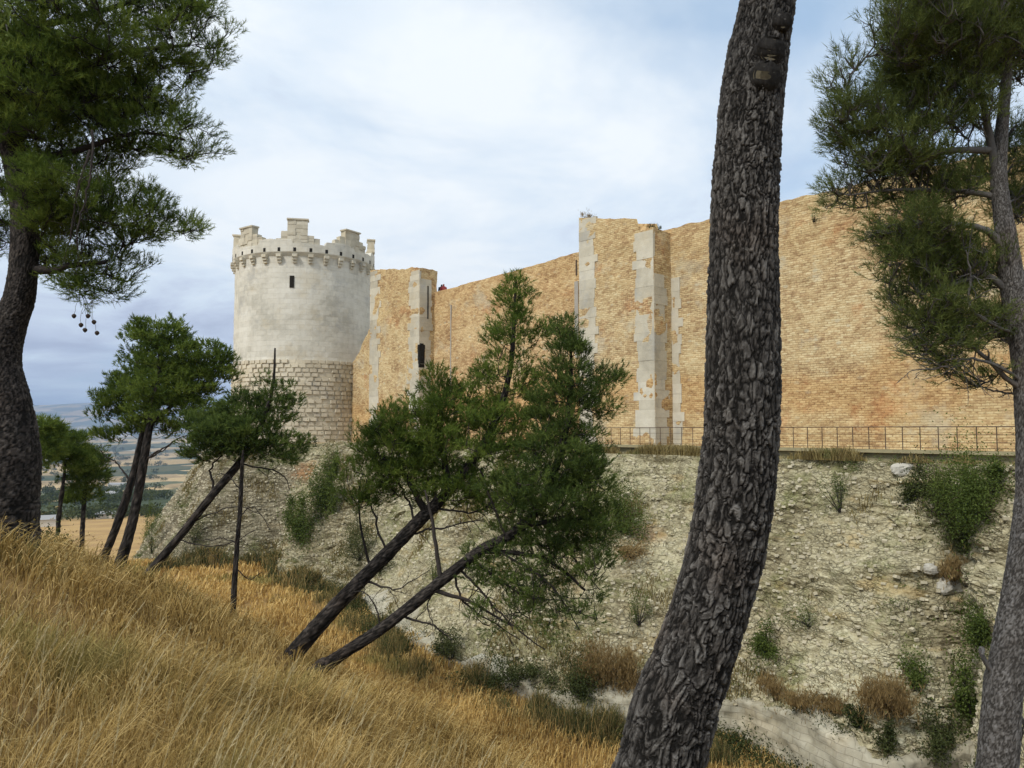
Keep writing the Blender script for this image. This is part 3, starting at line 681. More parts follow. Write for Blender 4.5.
# ------------------------------------------------------------------ trees
def needles(b, pos, dirs, k, L, w, rng, tone, spread=.55, shoot=.11):
    n = len(pos); pos = np.repeat(pos, k, 0); dirs = np.repeat(dirs, k, 0); tone = np.repeat(tone, k)
    pos = pos + dirs * (rng.uniform(0, shoot, (n * k, 1)))
    d = dirs + rng.normal(0, spread, (n * k, 3)); d /= np.linalg.norm(d, axis=1)[:, None] + 1e-9
    side = np.cross(d, rng.normal(0, 1, (n * k, 3))); side /= np.linalg.norm(side, axis=1)[:, None] + 1e-9
    ll = L * rng.uniform(.7, 1.15, (n * k, 1)); ww = w * rng.uniform(.7, 1.2, (n * k, 1))
    a0 = pos - side * ww / 2; a1 = pos + side * ww / 2; tip = pos + d * ll
    V = np.stack([a0, a1, tip], 1).reshape(-1, 3); T = np.arange(n * k * 3).reshape(-1, 3)
    b.add(V, T=T, attr=np.repeat(tone, 3))

def leaves(b, pos, L, w, rng, tone, up=.3):
    n = len(pos); d = rng.normal(0, 1, (n, 3)); d[:, 2] += up; d /= np.linalg.norm(d, axis=1)[:, None]
    side = np.cross(d, rng.normal(0, 1, (n, 3))); side /= np.linalg.norm(side, axis=1)[:, None]
    ll = L * rng.uniform(.6, 1.2, (n, 1)); ww = w * rng.uniform(.6, 1.2, (n, 1))
    V = np.stack([pos, pos + d * ll * .5 + side * ww / 2, pos + d * ll, pos + d * ll * .5 - side * ww / 2], 1).reshape(-1, 3)
    b.add(V, Q=np.arange(n * 4).reshape(-1, 4), attr=np.repeat(tone, 4))

def trunk_mesh(path, rad, sides, n, relief, seed, scale=(14, 5)):
    """continuous tapering trunk with plated bark relief"""
    p = smooth_path(path, n); r = smooth_path(np.c_[rad, rad, rad], n)[:, 0]
    tg = np.gradient(p, axis=0); tg /= np.linalg.norm(tg, axis=1)[:, None]
    a = np.cross(tg, [.1, 1, .05]); a /= np.linalg.norm(a, axis=1)[:, None]; c = np.cross(tg, a)
    t = np.linspace(0, 2 * np.pi, sides + 1)
    L = np.concatenate([[0], np.cumsum(np.linalg.norm(np.diff(p, axis=0), axis=1))])
    rm = r.mean(); fr_ = 1 + 1.3 * (L / L[-1])[:, None]
    ct, st_ = np.cos(t)[None] * rm * scale[0] * fr_, np.sin(t)[None] * rm * scale[0] * fr_
    cyl = np.stack([ct, st_, np.broadcast_to((np.cumsum(np.concatenate([[0], np.diff(L)]) * scale[1] * fr_[:, 0] ** 1.5))[:, None], (n, sides + 1))], -1).reshape(-1, 3)
    wv = cyl + np.stack([fbm(cyl * .7, 3, seed), fbm(cyl * .7, 3, seed + 5), fbm(cyl * .9, 3, seed + 9) * 1.3], 1) * .7
    d1, d2, idv = worley(wv, seed); plate = np.clip((d2 - d1) / .30, 0, 1) ** .7
    e1, e2, ie = worley(wv * [1.9, 1.9, 3.1], seed + 40); fine = np.clip((e2 - e1) / .3, 0, 1)
    lump = fbm(cyl * .22, 3, seed + 2)
    rel = (relief * np.clip(r / r.max(), .12, 1))[:, None].repeat(sides + 1, 1).reshape(-1)
    disp = rel * (plate * (.55 + .75 * idv) + lump * .8 + fine * (.2 + .5 * ie) * (.35 + .65 * plate) + fbm(cyl * 3.1, 3, seed + 3) * .16)
    tone = np.clip(plate * (.30 + .35 * idv) + fine * (.3 + .7 * plate) * (.10 + .36 * ie) + .14 * fbm(cyl * 3.1, 3, seed + 3) - .04, 0, 1)
    disp = disp.reshape(n, sides + 1); tone = tone.reshape(n, sides + 1); disp[:, -1] = disp[:, 0]; tone[:, -1] = tone[:, 0]
    R = r[:, None] - .55 * rel.reshape(n, sides + 1) + disp
    V = p[:, None] + R[..., None] * (np.cos(t)[None, :, None] * a[:, None] + np.sin(t)[None, :, None] * c[:, None])
    b = MB(); b.add(V.reshape(-1, 3), Q=grid_faces(n, sides + 1), attr=tone.reshape(-1))
    e = (n - 1) * (sides + 1); b.add(np.vstack([V[-1], p[-1:]]), T=[[i, i + 1, sides + 1] for i in range(sides)], attr=.3)
    return b, p, r

def pxpath(pts, Y, dY=0.0):
    """pts: (px, py, width px); Y depth; dY depth drift from first to last"""
    out = []; rad = []
    for i, (x, y, w) in enumerate(pts):
        yy = Y + dY * i / max(1, len(pts) - 1); out.append(P(x, y, yy)); rad.append(w / 2 * yy / F)
    return np.array(out), np.array(rad)

def grow(rng, skel, tips, b, r_tip=.006, r_k=.045, sides=5, droop=.0):
    """each tip joins the nearest wood already grown; returns last branch directions"""
    S_ = list(skel); A = np.array(S_); dirs = []
    dmin = np.array([np.min(np.linalg.norm(A - t, axis=1)) for t in tips]); order = np.argsort(dmin)
    res = [None] * len(tips)
    for k in order:
        t = tips[k]; dd = np.linalg.norm(A - t, axis=1) + np.maximum(0, A[:, 2] - t[2] + .1) * .8
        j = np.argmin(dd); s0 = A[j]; L = np.linalg.norm(t - s0)
        n = max(3, int(L / .22) + 2); f = np.linspace(0, 1, n)[:, None]
        midp = (s0 + t) / 2 + rng.normal(0, .09 * L, 3) + np.array([0, 0, -.10 * L - droop * L])
        pts = (1 - f) ** 2 * s0 + 2 * f * (1 - f) * midp + f ** 2 * t
        pts[1:-1] += rng.normal(0, .02 * L + .004, (n - 2, 3))
        r0 = r_tip + r_k * L * .22
        b.tube(pts, np.linspace(min(r0, .05), r_tip, n), sides, attr=rng.uniform(.2, .6), cap=False)
        A = np.vstack([A, pts[1:]]); dv = pts[-1] - pts[-2]; res[k] = (pts, dv / (np.linalg.norm(dv) + 1e-9))
    return res

def lobe_pts(rng, lobes, Y, n, shell=.35, depth=1.0):
    ar = np.array([l[2] * l[3] for l in lobes], float); ar *= np.array([l[5] if len(l) > 5 else 1 for l in lobes]); ar /= ar.sum()
    idx = rng.choice(len(lobes), n, p=ar); out = []
    for i in idx:
        l = lobes[i]; yy = Y + (l[4] if len(l) > 4 else 0); c = P(l[0], l[1], yy); k = yy / F
        v = rng.normal(0, 1, 3); v /= np.linalg.norm(v); r = rng.uniform(shell ** 3, 1) ** (1 / 3)
        out.append(c + v * r * np.array([l[2] * k, (l[2] + l[3]) / 2 * k * depth, l[3] * k]))
    return np.array(out)

def pine(label, cat, Y, trunk, lobes, ntip, ntuft, k, L, w, rc, seed, bark='bark_dark', need='needle', dY=0.0, sides=20, rings=120, relief=.012, scale=(14, 5), group=None,
         base_ext=None, limbs=(), dead=(), name='pine_tree', skel_from=.45, twigs=0, droop=0.0, shell=.35, up=.5, depth=1.0, top_ext=None):
    rng = np.random.default_rng(seed)
    path, rad = pxpath(trunk, Y, dY)
    rad = rad * (.90 if Y < 5 else .88 if Y < 12 else .74 if Y < 15 else .84)
    if base_ext: path = np.vstack([np.array(base_ext[0]), path]); rad = np.concatenate([[base_ext[1]], rad])
    if top_ext is not None: path = np.vstack([path] + [np.array(q[0]) for q in top_ext]); rad = np.concatenate([rad, [q[1] for q in top_ext]])
    if not base_ext:
        v = path[0] - path[1]; v /= np.linalg.norm(v); v[2] = min(v[2], -.75); path = np.vstack([path[0] + v * 1.1, path]); rad = np.concatenate([[rad[0] * 1.15], rad])
    root = empty(name, path[0]); tag(root, label, cat, group)
    b, p, r = trunk_mesh(path, rad, sides, rings, relief, seed, scale); b.build('trunk', M[bark], root, smooth=True, attr=True)
    skel = [q for q in p[int(len(p) * skel_from):]]
    lb = MB()
    for lm in limbs:
        q, rr_ = pxpath(lm[0], Y + lm[1], lm[2] if len(lm) > 2 else 0)
        # root the limb in the trunk
        j = np.argmin(np.linalg.norm(p - q[0], axis=1)); q[0] = p[j]
        qq = smooth_path(q, 6 * len(q)); rq = np.maximum(.003, smooth_path(np.c_[rr_, rr_, rr_], 6 * len(q))[:, 0] * .8); skel += list(qq[3:])
        qq[1:-1] += np.cumsum(rng.normal(0, .006, (len(qq) - 2, 3)), 0) * (Y / 10) * np.sin(np.linspace(0, np.pi, len(qq) - 2))[:, None]
        l2 = MB(); l2.tube(qq, rq, 9, attr=rng.uniform(.3, .6)); l2.build('branch', M[bark], root, smooth=True, attr=True)
    if lobes:
        tips = lobe_pts(rng, lobes, Y, ntip, shell, depth); res = grow(rng, skel, tips, lb, sides=5 if Y < 12 else 4, droop=droop)
        nb = MB(); per = max(1, ntuft // ntip); cen = tips.mean(0)
        pos = []; dr = []; tn = []
        for (pts, dv), tip in zip(res, tips):
            m_ = max(3, int(per * rng.uniform(.5, 1.5))); off = rng.normal(0, 1, (m_, 3)); off /= np.linalg.norm(off, axis=1)[:, None]
            off *= rc * rng.uniform(.2, 1, (m_, 1)) ** .6 * np.array([1, 1, .55]); pp = tip + off + dv * rc * .3
            q = off / rc * .9 + dv * .5 + np.array([0, 0, up]); q /= np.linalg.norm(q, axis=1)[:, None]
            tone = np.clip(rng.uniform(.15, .85) + rng.normal(0, .08, m_), 0, 1)
            pos.append(pp); dr.append(q); tn.append(tone)
            if twigs:
                for u_ in range(0, m_, twigs):
                    st = pts[max(0, len(pts) - 1 - int(rng.integers(0, 3)))]; lb.tube([st, (st + pp[u_]) / 2 + rng.normal(0, .02, 3), pp[u_]], [.005, .004, .0025], 3, attr=.4, cap=False)
        needles(nb, np.vstack(pos), np.vstack(dr), k, L, w, rng, np.concatenate(tn))
        nb.build('crown', M[need], root, attr=True)
    if lb.n: lb.build('twigs', M[bark], root, smooth=True, attr=True)
    for dd_ in dead:                      # bare broken branches: (px path, dY, twigs)
        db = MB(); q, rr_ = pxpath(dd_[0], Y + dd_[1]); j = np.argmin(np.linalg.norm(p - q[0], axis=1))
        if np.linalg.norm(p[j] - q[0]) < .8: q[0] = p[j]
        qq = smooth_path(q, 8 * len(q)); rq = smooth_path(np.c_[rr_, rr_, rr_], 8 * len(q))[:, 0]; qq[1:-1] += np.cumsum(rng.normal(0, .008, (len(qq) - 2, 3)), 0) * (Y / 8) * np.sin(np.linspace(0, np.pi, len(qq) - 2))[:, None]; rq = np.maximum(rq * .7, .002 * Y / 10); db.tube(qq, rq, 6, attr=.5)
        for _ in range(dd_[2]):
            i = int(rng.integers(len(qq) // 4, len(qq) - 1)); Lq = np.linalg.norm(qq[-1] - qq[0]) * rng.uniform(.12, .38); v = rng.normal(0, 1, 3) * [1, .7, 1]; v[2] -= .25; v += (qq[-1] - qq[0]) / (np.linalg.norm(qq[-1] - qq[0])) * .9; v /= np.linalg.norm(v)
            n_ = 7; tt = np.linspace(0, 1, n_)[:, None]; tw = qq[i] + v * Lq * tt + np.cumsum(rng.normal(0, Lq * .035, (n_, 3)), 0) + np.array([0, 0, -.14 * Lq]) * tt ** 2
            db.tube(tw, np.linspace(max(.003, rq[i] * .5), .0022, n_), 4, attr=.5, cap=False)
            for _2 in range(2):
                j2 = int(rng.integers(2, n_)); v2 = v + rng.normal(0, .7, 3); v2 /= np.linalg.norm(v2); db.tube([tw[j2], tw[j2] + v2 * Lq * .2 + rng.normal(0, .01, 3), tw[j2] + v2 * Lq * .42], [.0035, .003, .002], 3, attr=.5, cap=False)
        db.build('dead_branch', M[bark], root, smooth=True, attr=True)
    return root, p, r

# big trunk in the middle, cut by the top of the frame
bp = on_ground(0, 4.0)
gb = np.array([P(600, 768, 4.0)[0] - .18, 4.0, 0]); gb[2] = float(ground(gb[0], gb[1])) - .15
root, p, r = pine('big dark pine trunk with thick plated bark leaning in the middle foreground', 'tree', 4.0,
    [(640, 830, 100), (659, 768, 90), (674, 705, 86), (692, 660, 82), (714, 592, 80), (729, 535, 81), (738, 470, 81), (742, 400, 79), (743, 231, 72), (747, 150, 71), (755, 75, 68), (768, 0, 60), (783, -90, 58)],
    [(770, -620, 420, 130, 0), (560, -560, 260, 110, -1), (1000, -700, 300, 120, 1)], 220, 4200, 12, .10, .005, .28, 101, 'bark_big', 'needle_dark', sides=260, rings=1800, relief=.0145, scale=(20, 6.2),
    base_ext=((gb[0], gb[1], gb[2]), .25), skel_from=.93,
    top_ext=[(P(790, -250, 4.0), .145), (P(785, -430, 4.0), .12), (P(775, -600, 4.0), .07)])
for (x, y, w_) in ((778, 35, 17), (761, 62, 25), (755, 87, 26)):       # sawn branch stubs
    c = P(x, y, 4.0); rad = w_ / 2 * 4 / F; j = np.argmin(np.linalg.norm(p - c, axis=1)); c = p[j] + (c - p[j]) * .55
    d = np.array([.04, -1, -.12]); d /= np.linalg.norm(d); e0 = c + d * (r[j] * .55); e1 = c + d * (r[j] + .016)
    b = MB(); b.tube([e0, e1 - d * .012, e1, e1 + d * .004, e1 - d * .008], [rad * 1.25, rad * 1.18, rad * 1.12, rad * 1.04, rad * .98], 26, attr=.25, cap=False)
    V_ = b.V[0]; V_ += (fbm(V_ * 45, 3, 5) * .006)[:, None] * np.array([1, .6, 1]); col_ = b.build('branch_collar', M['bark_big'], root, smooth=True, attr=True)
    b = MB()
    for q_ in range(6): b.tube([e1 - d * .012, e1 + d * (.001 * (q_ % 2)), e1 + d * (.001 * (q_ % 2))], [rad * (1 - q_ / 6), rad * (1 - q_ / 6), rad * .02], 24, attr=.4, cap=False)
    b.build('sawn_face', M['cutwood'], root)

# left pine
lb_ = np.array([P(8, 515, 11)[0], 11.0, 0]); lb_[2] = float(ground(lb_[0], 11.0)) - .2
root, p, r = pine('large dark pine with a curved trunk at the left edge', 'tree', 11.0,
    [(8, 515, 60), (12, 458, 56), (8, 404, 46), (3, 362, 37), (10, 325, 35), (21, 290, 31), (25, 221, 27), (14, 155, 25), (6, 88, 22), (-10, 0, 20), (-30, -110, 12)],
    [(110, 60, 85, 60, .3), (60, 30, 80, 50, -.6), (190, 40, 42, 38, 0), (165, 10, 50, 35, .4), (130, 120, 60, 38, .2), (190, 140, 26, 26, 0), (80, 150, 60, 50, .5), (110, 215, 68, 36, .2), (160, 225, 40, 24, 0), (90, 265, 60, 22, .3), (60, 200, 50, 40, -.4), (30, 90, 60, 60, -.5, 1.4), (100, 90, 60, 40, .4), (40, 240, 35, 35, .8), (95, 290, 34, 10, 0, 1.5),  (-40, 60, 90, 90, 0), (-40, 200, 60, 60, .5), (20, 120, 60, 60, 1.0), (160, -60, 120, 50, 0), (0, -90, 150, 60, 0)],
    1900, 40000, 14, .080, .0088, .19, 202, 'bark_dark', 'needle', sides=90, rings=520, relief=.022, scale=(15, 6), skel_from=.35, twigs=5,
    base_ext=(tuple(lb_), .42), limbs=[([(25, 268, 14), (48, 272, 10), (75, 268, 7), (105, 262, 5)], 0), ([(8, 100, 12), (60, 90, 9), (120, 55, 7), (190, 45, 4)], 0), ([(20, 160, 11), (70, 150, 8), (130, 130, 5), (185, 140, 3)], 0), ([(0, 40, 10), (60, 20, 8), (140, 0, 5)], 0), ([(25, 215, 11), (60, 200, 8), (115, 215, 5)], .3), ([(10, 110, 10), (-50, 90, 7), (-90, 60, 5)], 0)],
    dead=[([(92, 130, 4), (94, 170, 3), (80, 215, 2.5), (78, 250, 1.5)], -.9, 9), ([(60, 268, 4), (75, 275, 2.5), (92, 285, 2), (95, 300, 1)], 0, 7), ([(90, 150, 4), (80, 190, 3), (70, 240, 2)], -.8, 8)])
rg = np.random.default_rng(3)
for (x, y) in ((74, 316), (81, 325), (94, 322), (97, 333), (88, 316), (85, 330)):   # cones hanging on bare twigs
    c = P(x, y, 10.9); st = P(88 + rg.uniform(-9, 9), 288, 10.95); b = MB()
    f_ = np.linspace(0, 1, 7); b.tube(st + (c - st) * f_[:, None] + rg.normal(0, .01, (7, 3)), np.full(7, .003), 4, attr=.3, cap=False)
    b.tube([c + np.array([0, 0, .03]), c + np.array([0, 0, .015]), c, c - np.array([0, 0, .02]), c - np.array([0, 0, .035])], [.012, .028, .032, .024, .006], 9, attr=.3)
    b.build('cone', M['cone'], root)

# right pine
rb_ = np.array([P(985, 768, 6.5)[0] - .25, 6.5, 0]); rb_[2] = float(ground(rb_[0], 6.5)) - .2
pine('grey-barked pine at the right edge whose crown hangs in front of the wall', 'tree', 6.5,
    [(985, 850, 42), (997, 768, 40), (1003, 692, 38), (1017, 615, 37), (1028, 540, 34), (1033, 480, 33), (1030, 393, 31), (1022, 327, 29), (1013, 285, 26), (1004, 222, 20), (999, 181, 17), (1001, 138, 14), (1006, 83, 11), (1010, 10, 9), (1010, -80, 7)],
    [(960, 40, 75, 55, 0), (920, 25, 48, 42, -.3), (1010, 20, 70, 70, .2), (905, 85, 28, 28, .2), (945, 110, 50, 35, 0), (860, 120, 32, 30, 0), (845, 85, 14, 32, 0, .5), (890, 150, 50, 34, 0), (850, 195, 24, 18, .2, .7), (930, 185, 55, 30, .3), (915, 235, 44, 28, 0), (960, 265, 48, 34, .2), (925, 305, 34, 30, 0), (965, 325, 42, 22, .1), (1020, 180, 35, 60, .5), (1020, 320, 30, 30, .4), (935, 345, 36, 22, 0), (972, 375, 34, 16, .1, .5), (905, 270, 26, 24, 0), (960, -40, 90, 40, 0)],
    1700, 25000, 14, .062, .0050, .105, 303, 'bark_grey', 'needle_blue', sides=110, rings=700, relief=.009, scale=(30, 12), skel_from=.5, twigs=4,
    base_ext=(tuple(rb_), .23), limbs=[([(1008, 255, 13), (990, 235, 9), (960, 225, 7), (925, 222, 4), (890, 225, 2)], 0), ([(1018, 300, 11), (985, 275, 8), (955, 285, 5), (925, 300, 3)], 0), ([(999, 181, 12), (985, 130, 9), (976, 90, 7), (950, 50, 5)], 0), ([(1000, 150, 10), (960, 150, 8), (905, 150, 6), (860, 125, 4), (845, 80, 2)], 0), ([(1003, 200, 9), (960, 190, 6), (900, 190, 4), (850, 195, 2)], .1)],
    dead=[([(1022, 395, 9), (1000, 375, 7), (975, 355, 5), (955, 340, 3), (925, 325, 2)], 0, 12), ([(1018, 385, 6), (985, 365, 4), (945, 375, 3), (912, 370, 1.5)], -.1, 12), ([(1015, 400, 4), (1000, 395, 3), (975, 385, 2)], .1, 6), ([(1000, 700, 9), (984, 650, 6), (982, 655, 4)], -.1, 0), ([(990, 340, 5), (972, 310, 4), (968, 270, 3), (966, 250, 1.5)], -.2, 8), ([(1012, 680, 4), (1018, 725, 3), (1016, 760, 2)], .1, 7)])

# leaning pair in the middle distance
pine('left leaning pine of two, with a tall pointed leader', 'tree', 14.0,
    [(285, 664, 25), (295, 652, 22), (340, 602, 20), (385, 556, 18), (420, 520, 17), (440, 500, 15), (470, 465, 12), (496, 420, 10), (510, 370, 7), (514, 320, 5), (516, 280, 2)],
    [(515, 298, 13, 22, 0, 1.6), (512, 338, 26, 26, 0), (510, 378, 34, 24, 0), (440, 385, 15, 16, 0), (545, 335, 9, 9, 0), (405, 455, 40, 30, 0), (460, 410, 36, 26, 0), (420, 430, 48, 34, 0), (378, 470, 34, 30, 0), (365, 440, 14, 18, 0), (470, 430, 55, 40, -.4), (430, 480, 62, 30, .3), (520, 430, 45, 42, .4), (490, 490, 60, 24, 0), (370, 495, 28, 14, 0), (542, 328, 9, 7, 0)],
    760, 11500, 12, .085, .0125, .17, 404, 'bark_dark', 'needle', sides=40, rings=220, relief=.016, scale=(14, 7), group='leaning pines on the ditch edge', skel_from=.38, twigs=0,
    limbs=[([(425, 512, 9), (400, 470, 7), (375, 455, 4)], 0), ([(450, 490, 9), (440, 440, 6), (440, 395, 3)], .2), ([(480, 455, 8), (530, 440, 5)], .3), ([(372, 570, 4), (362, 520, 2.5), (360, 480, 1.5)], .1)],
    dead=[([(385, 552, 4), (372, 515, 3), (365, 495, 2)], 0, 5), ([(360, 580, 4), (400, 585, 2), (430, 570, 1)], -.1, 6), ([(405, 535, 4), (440, 530, 3), (480, 520, 1.5)], 0, 12), ([(415, 525, 4), (408, 495, 3), (395, 470, 2)], .1, 10), ([(432, 508, 4), (470, 512, 3), (510, 500, 2)], -.1, 12)])
pine('right one of the two leaning pines, with drooping dark lower branches', 'tree', 13.2,
    [(318, 670, 20), (330, 662, 17), (385, 626, 15), (440, 582, 15), (480, 551, 14), (512, 534, 13), (540, 505, 12), (558, 460, 10), (568, 415, 8), (571, 370, 5), (570, 332, 2)],
    [(566, 342, 15, 20, 0, 1.6), (576, 382, 30, 26, 0), (612, 376, 15, 12, 0), (598, 405, 20, 18, 0), (560, 410, 30, 28, 0), (565, 455, 46, 34, 0), (540, 490, 55, 28, -.3), (578, 485, 32, 26, 0), (590, 522, 24, 20, 0), (555, 530, 55, 26, .2), (530, 560, 45, 26, 0, .55), (580, 560, 36, 30, 0, .6), (565, 600, 42, 30, .2, .42), (500, 595, 40, 28, -.2, .28), (480, 560, 30, 24, .3, .3), (525, 620, 45, 20, 0, .28)],
    760, 10500, 12, .085, .012, .17, 505, 'bark_dark', 'needle_dark', sides=40, rings=220, relief=.014, scale=(14, 7), group='leaning pines on the ditch edge', skel_from=.40,
    limbs=[([(440, 580, 6), (432, 520, 4), (425, 490, 2)], 0), ([(480, 550, 7), (540, 560, 5), (585, 590, 3)], 0), ([(430, 590, 6), (470, 600, 4), (510, 625, 2)], 0), ([(520, 525, 7), (570, 520, 5), (605, 520, 3)], 0)],
    dead=[([(470, 560, 5), (520, 590, 3), (560, 600, 1.5)], 0, 12), ([(400, 612, 4), (430, 625, 2.5), (452, 640, 1)], 0, 6), ([(455, 568, 4), (470, 600, 3), (520, 640, 1.5)], .1, 9), ([(380, 628, 3), (372, 600, 2), (350, 592, 1)], 0, 5), ([(500, 545, 4), (560, 550, 3), (600, 590, 1.5)], .2, 14), ([(490, 550, 4), (540, 580, 3), (580, 630, 1.5)], -.1, 14), ([(460, 566, 4), (500, 610, 3), (545, 650, 1.5)], .1, 14), ([(440, 580, 3), (430, 600, 2), (436, 630, 1)], 0, 8), ([(505, 535, 4), (490, 500, 3), (480, 470, 2)], 0, 10)])
# group at the left
pine('slender left pine of the pair standing beside the tower plinth', 'tree', 25.0,
    [(101, 566, 11), (106, 553, 9), (124, 505, 9), (138, 455, 8), (146, 410, 6), (140, 375, 4), (135, 350, 2)],
    [(128, 398, 32, 15, 0), (112, 415, 20, 10, 0), (150, 385, 40, 24, .8), (145, 350, 22, 24, .5), (150, 428, 36, 10, 0, .6), (112, 437, 14, 7, 0)], 240, 4300, 11, .13, .024, .25, 606, 'bark_dark', 'needle', sides=18, rings=90, relief=.02, group='pine pair at the left', skel_from=.5,
    dead=[([(135, 465, 3), (155, 455, 2), (175, 440, 1)], 0, 6), ([(130, 480, 3), (115, 460, 2), (100, 450, 1)], 0, 5)])
pine('thicker right trunk of the pine pair, with the rounded top', 'tree', 24.0,
    [(116, 574, 15), (121, 562, 13), (134, 515, 11), (143, 465, 10), (150, 425, 8), (158, 380, 6), (160, 340, 3)],
    [(160, 335, 27, 18, 0), (168, 355, 30, 20, 0), (205, 362, 26, 18, 0), (198, 385, 28, 20, 0), (168, 388, 40, 22, 0), (222, 372, 10, 12, 0), (160, 418, 40, 14, 0, .8), (195, 410, 22, 12, 0)], 340, 6000, 11, .13, .024, .25, 707, 'bark_dark', 'needle', sides=18, rings=90, relief=.02, group='pine pair at the left', skel_from=.5,
    limbs=[([(150, 425, 6), (180, 400, 4), (205, 380, 2)], 0)], dead=[([(143, 460, 4), (165, 445, 2), (190, 435, 1)], 0, 7)])
pine('dark pine leaning right below the round tower, bare spike on top', 'tree', 20.0,
    [(138, 590, 13), (145, 578, 11), (180, 536, 9), (214, 493, 9), (240, 462, 9), (258, 432, 7), (270, 400, 4), (274, 375, 3), (275, 348, 2)],
    [(245, 430, 42, 22, 0), (212, 448, 30, 16, 0), (262, 450, 40, 12, 0), (286, 405, 15, 20, 0), (272, 385, 8, 15, 0), (245, 410, 30, 18, .3), (205, 425, 24, 12, 0, .8), (298, 440, 12, 10, 0), (225, 440, 36, 18, -.5), (295, 458, 16, 6, 0, .6)], 330, 5200, 11, .12, .019, .21, 808, 'bark_dark', 'needle_dark', sides=18, rings=90, relief=.014, skel_from=.55,
    dead=[([(214, 495, 4), (213, 470, 3), (222, 455, 2)], 0, 4), ([(190, 524, 2), (230, 505, 1.5), (262, 515, 1)], 0, 7), ([(240, 462, 3), (275, 470, 2), (290, 490, 1)], 0, 6), ([(175, 540, 2), (220, 550, 1.5), (255, 530, 1)], 0, 6)])
pine('thin bare sapling trunk standing in the grass before the rubble bank', 'tree', 16.0,
    [(231, 634, 7), (232, 622, 7), (236, 560, 6), (240, 510, 5), (242, 468, 4), (243, 450, 2)], None, 0, 0, 0, 0, 0, 0, 909, 'bark_dark', 'needle_dark', sides=14, rings=70, relief=.008, name='sapling',
    dead=[([(240, 520, 2), (255, 505, 1.2), (270, 530, 1)], 0, 4), ([(238, 545, 2), (215, 535, 1.2), (195, 540, 1)], 0, 4), ([(241, 490, 2), (225, 478, 1.2), (210, 480, 1)], 0, 4), ([(237, 570, 2), (250, 580, 1.2), (262, 572, 1)], 0, 3)])
pine('small pine close behind the left trunk, its bushy crown touching it', 'tree', 31.0,
    [(33, 540, 8), (34, 500, 8), (37, 470, 6), (42, 445, 4)], [(44, 432, 14, 12, 0), (40, 450, 20, 10, 0), (34, 470, 14, 8, 0, .6)], 60, 1700, 9, .2, .028, .42, 111, sides=12, rings=50, relief=.02, group='small pines beyond the crest', skel_from=.5)
pine('small pine between its two neighbours with the brightest flat crown', 'tree', 33.0,
    [(57, 545, 5), (59, 515, 5), (63, 485, 4), (66, 460, 2)], [(68, 438, 14, 9, 0), (62, 452, 22, 9, 0), (70, 465, 16, 8, 0, .7)], 60, 1700, 9, .2, .028, .42, 112, sides=12, rings=50, relief=.02, group='small pines beyond the crest', skel_from=.5)
pine('small pine farthest right beyond the crest with straight thin stem', 'tree', 34.0,
    [(82, 545, 5), (83, 520, 5), (85, 490, 4), (87, 465, 2)], [(90, 458, 12, 9, 0), (86, 475, 17, 12, 0), (83, 497, 12, 10, 0, .8)], 60, 1700, 9, .2, .028, .42, 113, sides=12, rings=50, relief=.02, group='small pines beyond the crest', skel_from=.4)

# broad-leaved sprig hanging into the top left corner, from a branch outside the frame
sp = empty('leafy_branch', P(-14, -8, 3.2)); tag(sp, 'bright green leafy sprig hanging into the top left corner', 'branch')
b = MB(); b.tube([P(-60, -60, 3.2), P(-14, -8, 3.2), P(2, 12, 3.2), P(8, 32, 3.2)], [.008, .005, .003, .002], 5, attr=.5); b.build('twig', M['bark_grey'], sp, attr=True)
rng = np.random.default_rng(5); b = MB(); pp = np.array([P(x, y, 3.2 + rng.uniform(-.06, .06)) for x, y in zip(rng.normal(2, 7, 90), rng.uniform(-10, 40, 90))]); leaves(b, pp, .05, .016, rng, rng.uniform(.5, 1, 90), -.4); b.build('foliage', M['leaf'], sp, attr=True)

# ------------------------------------------------------------------ shrubs
def bush(label, c, rx, rz, mat, seed, n=1500, L=.10, w=.05, group=None, cat='bush', name='bush', spiky=False, ry=None):
    rng = np.random.default_rng(seed); root = empty(name, c); tag(root, label, cat, group); ry = ry or rx
    nb_ = 7 + int(rx * 4); cl = rng.normal(0, 1, (nb_, 3)); cl /= np.linalg.norm(cl, axis=1)[:, None]; cl *= rng.uniform(.2, 1.15, (nb_, 1)); cl[:, 2] = np.abs(cl[:, 2]) * .9 + .1
    ii = rng.integers(0, nb_, n); pts = cl[ii] + rng.normal(0, 1, (n, 3)) * (rng.uniform(.10, .34, nb_)[ii] * np.where(rng.uniform(0, 1, n) < .12, 2.0, 1.0))[:, None]
    pts = np.array(c) + pts * [rx, ry, rz]; tone = np.clip(rng.uniform(.2, .8, nb_)[ii] + rng.normal(0, .1, n), 0, 1)
    b = MB()
    if spiky:
        dirs = np.stack([rng.normal(0, .35, n), rng.normal(0, .35, n), np.ones(n)], 1); needles(b, pts, dirs, 2, L * 2.2, w * .5, rng, tone, .25, .02)
    else: leaves(b, pts, L, w, rng, tone)
    b.build('foliage', M[mat], root, attr=True)
    b = MB()
    for k in range(nb_):
        t = np.array(c) + cl[k] * [rx, ry, rz]; s0 = np.array(c) + np.array([rng.normal(0, .05 * rx), rng.normal(0, .05 * rx), -.12]); b.tube([s0, (s0 + t) / 2 + rng.normal(0, .06 * rx, 3), t], [.025, .016, .006], 4, attr=.4, cap=False)
    b.build('stem', M['bark_dark'], root, attr=True)
    return root
def sb(label, px, py, wpx, hpx, mat, seed, n=1200, spiky=False, group='shrubs growing on the rubble bank', L=.10, w=.05):
    c = on_scarp(px, py + hpx * .5); k = c[1] / F; return bush(label, c + np.array([0, -.1, 0]), wpx / 2 * k * 1.15, hpx * k * .95, mat, seed, int(n * 2.6), L, w, group, spiky=spiky)
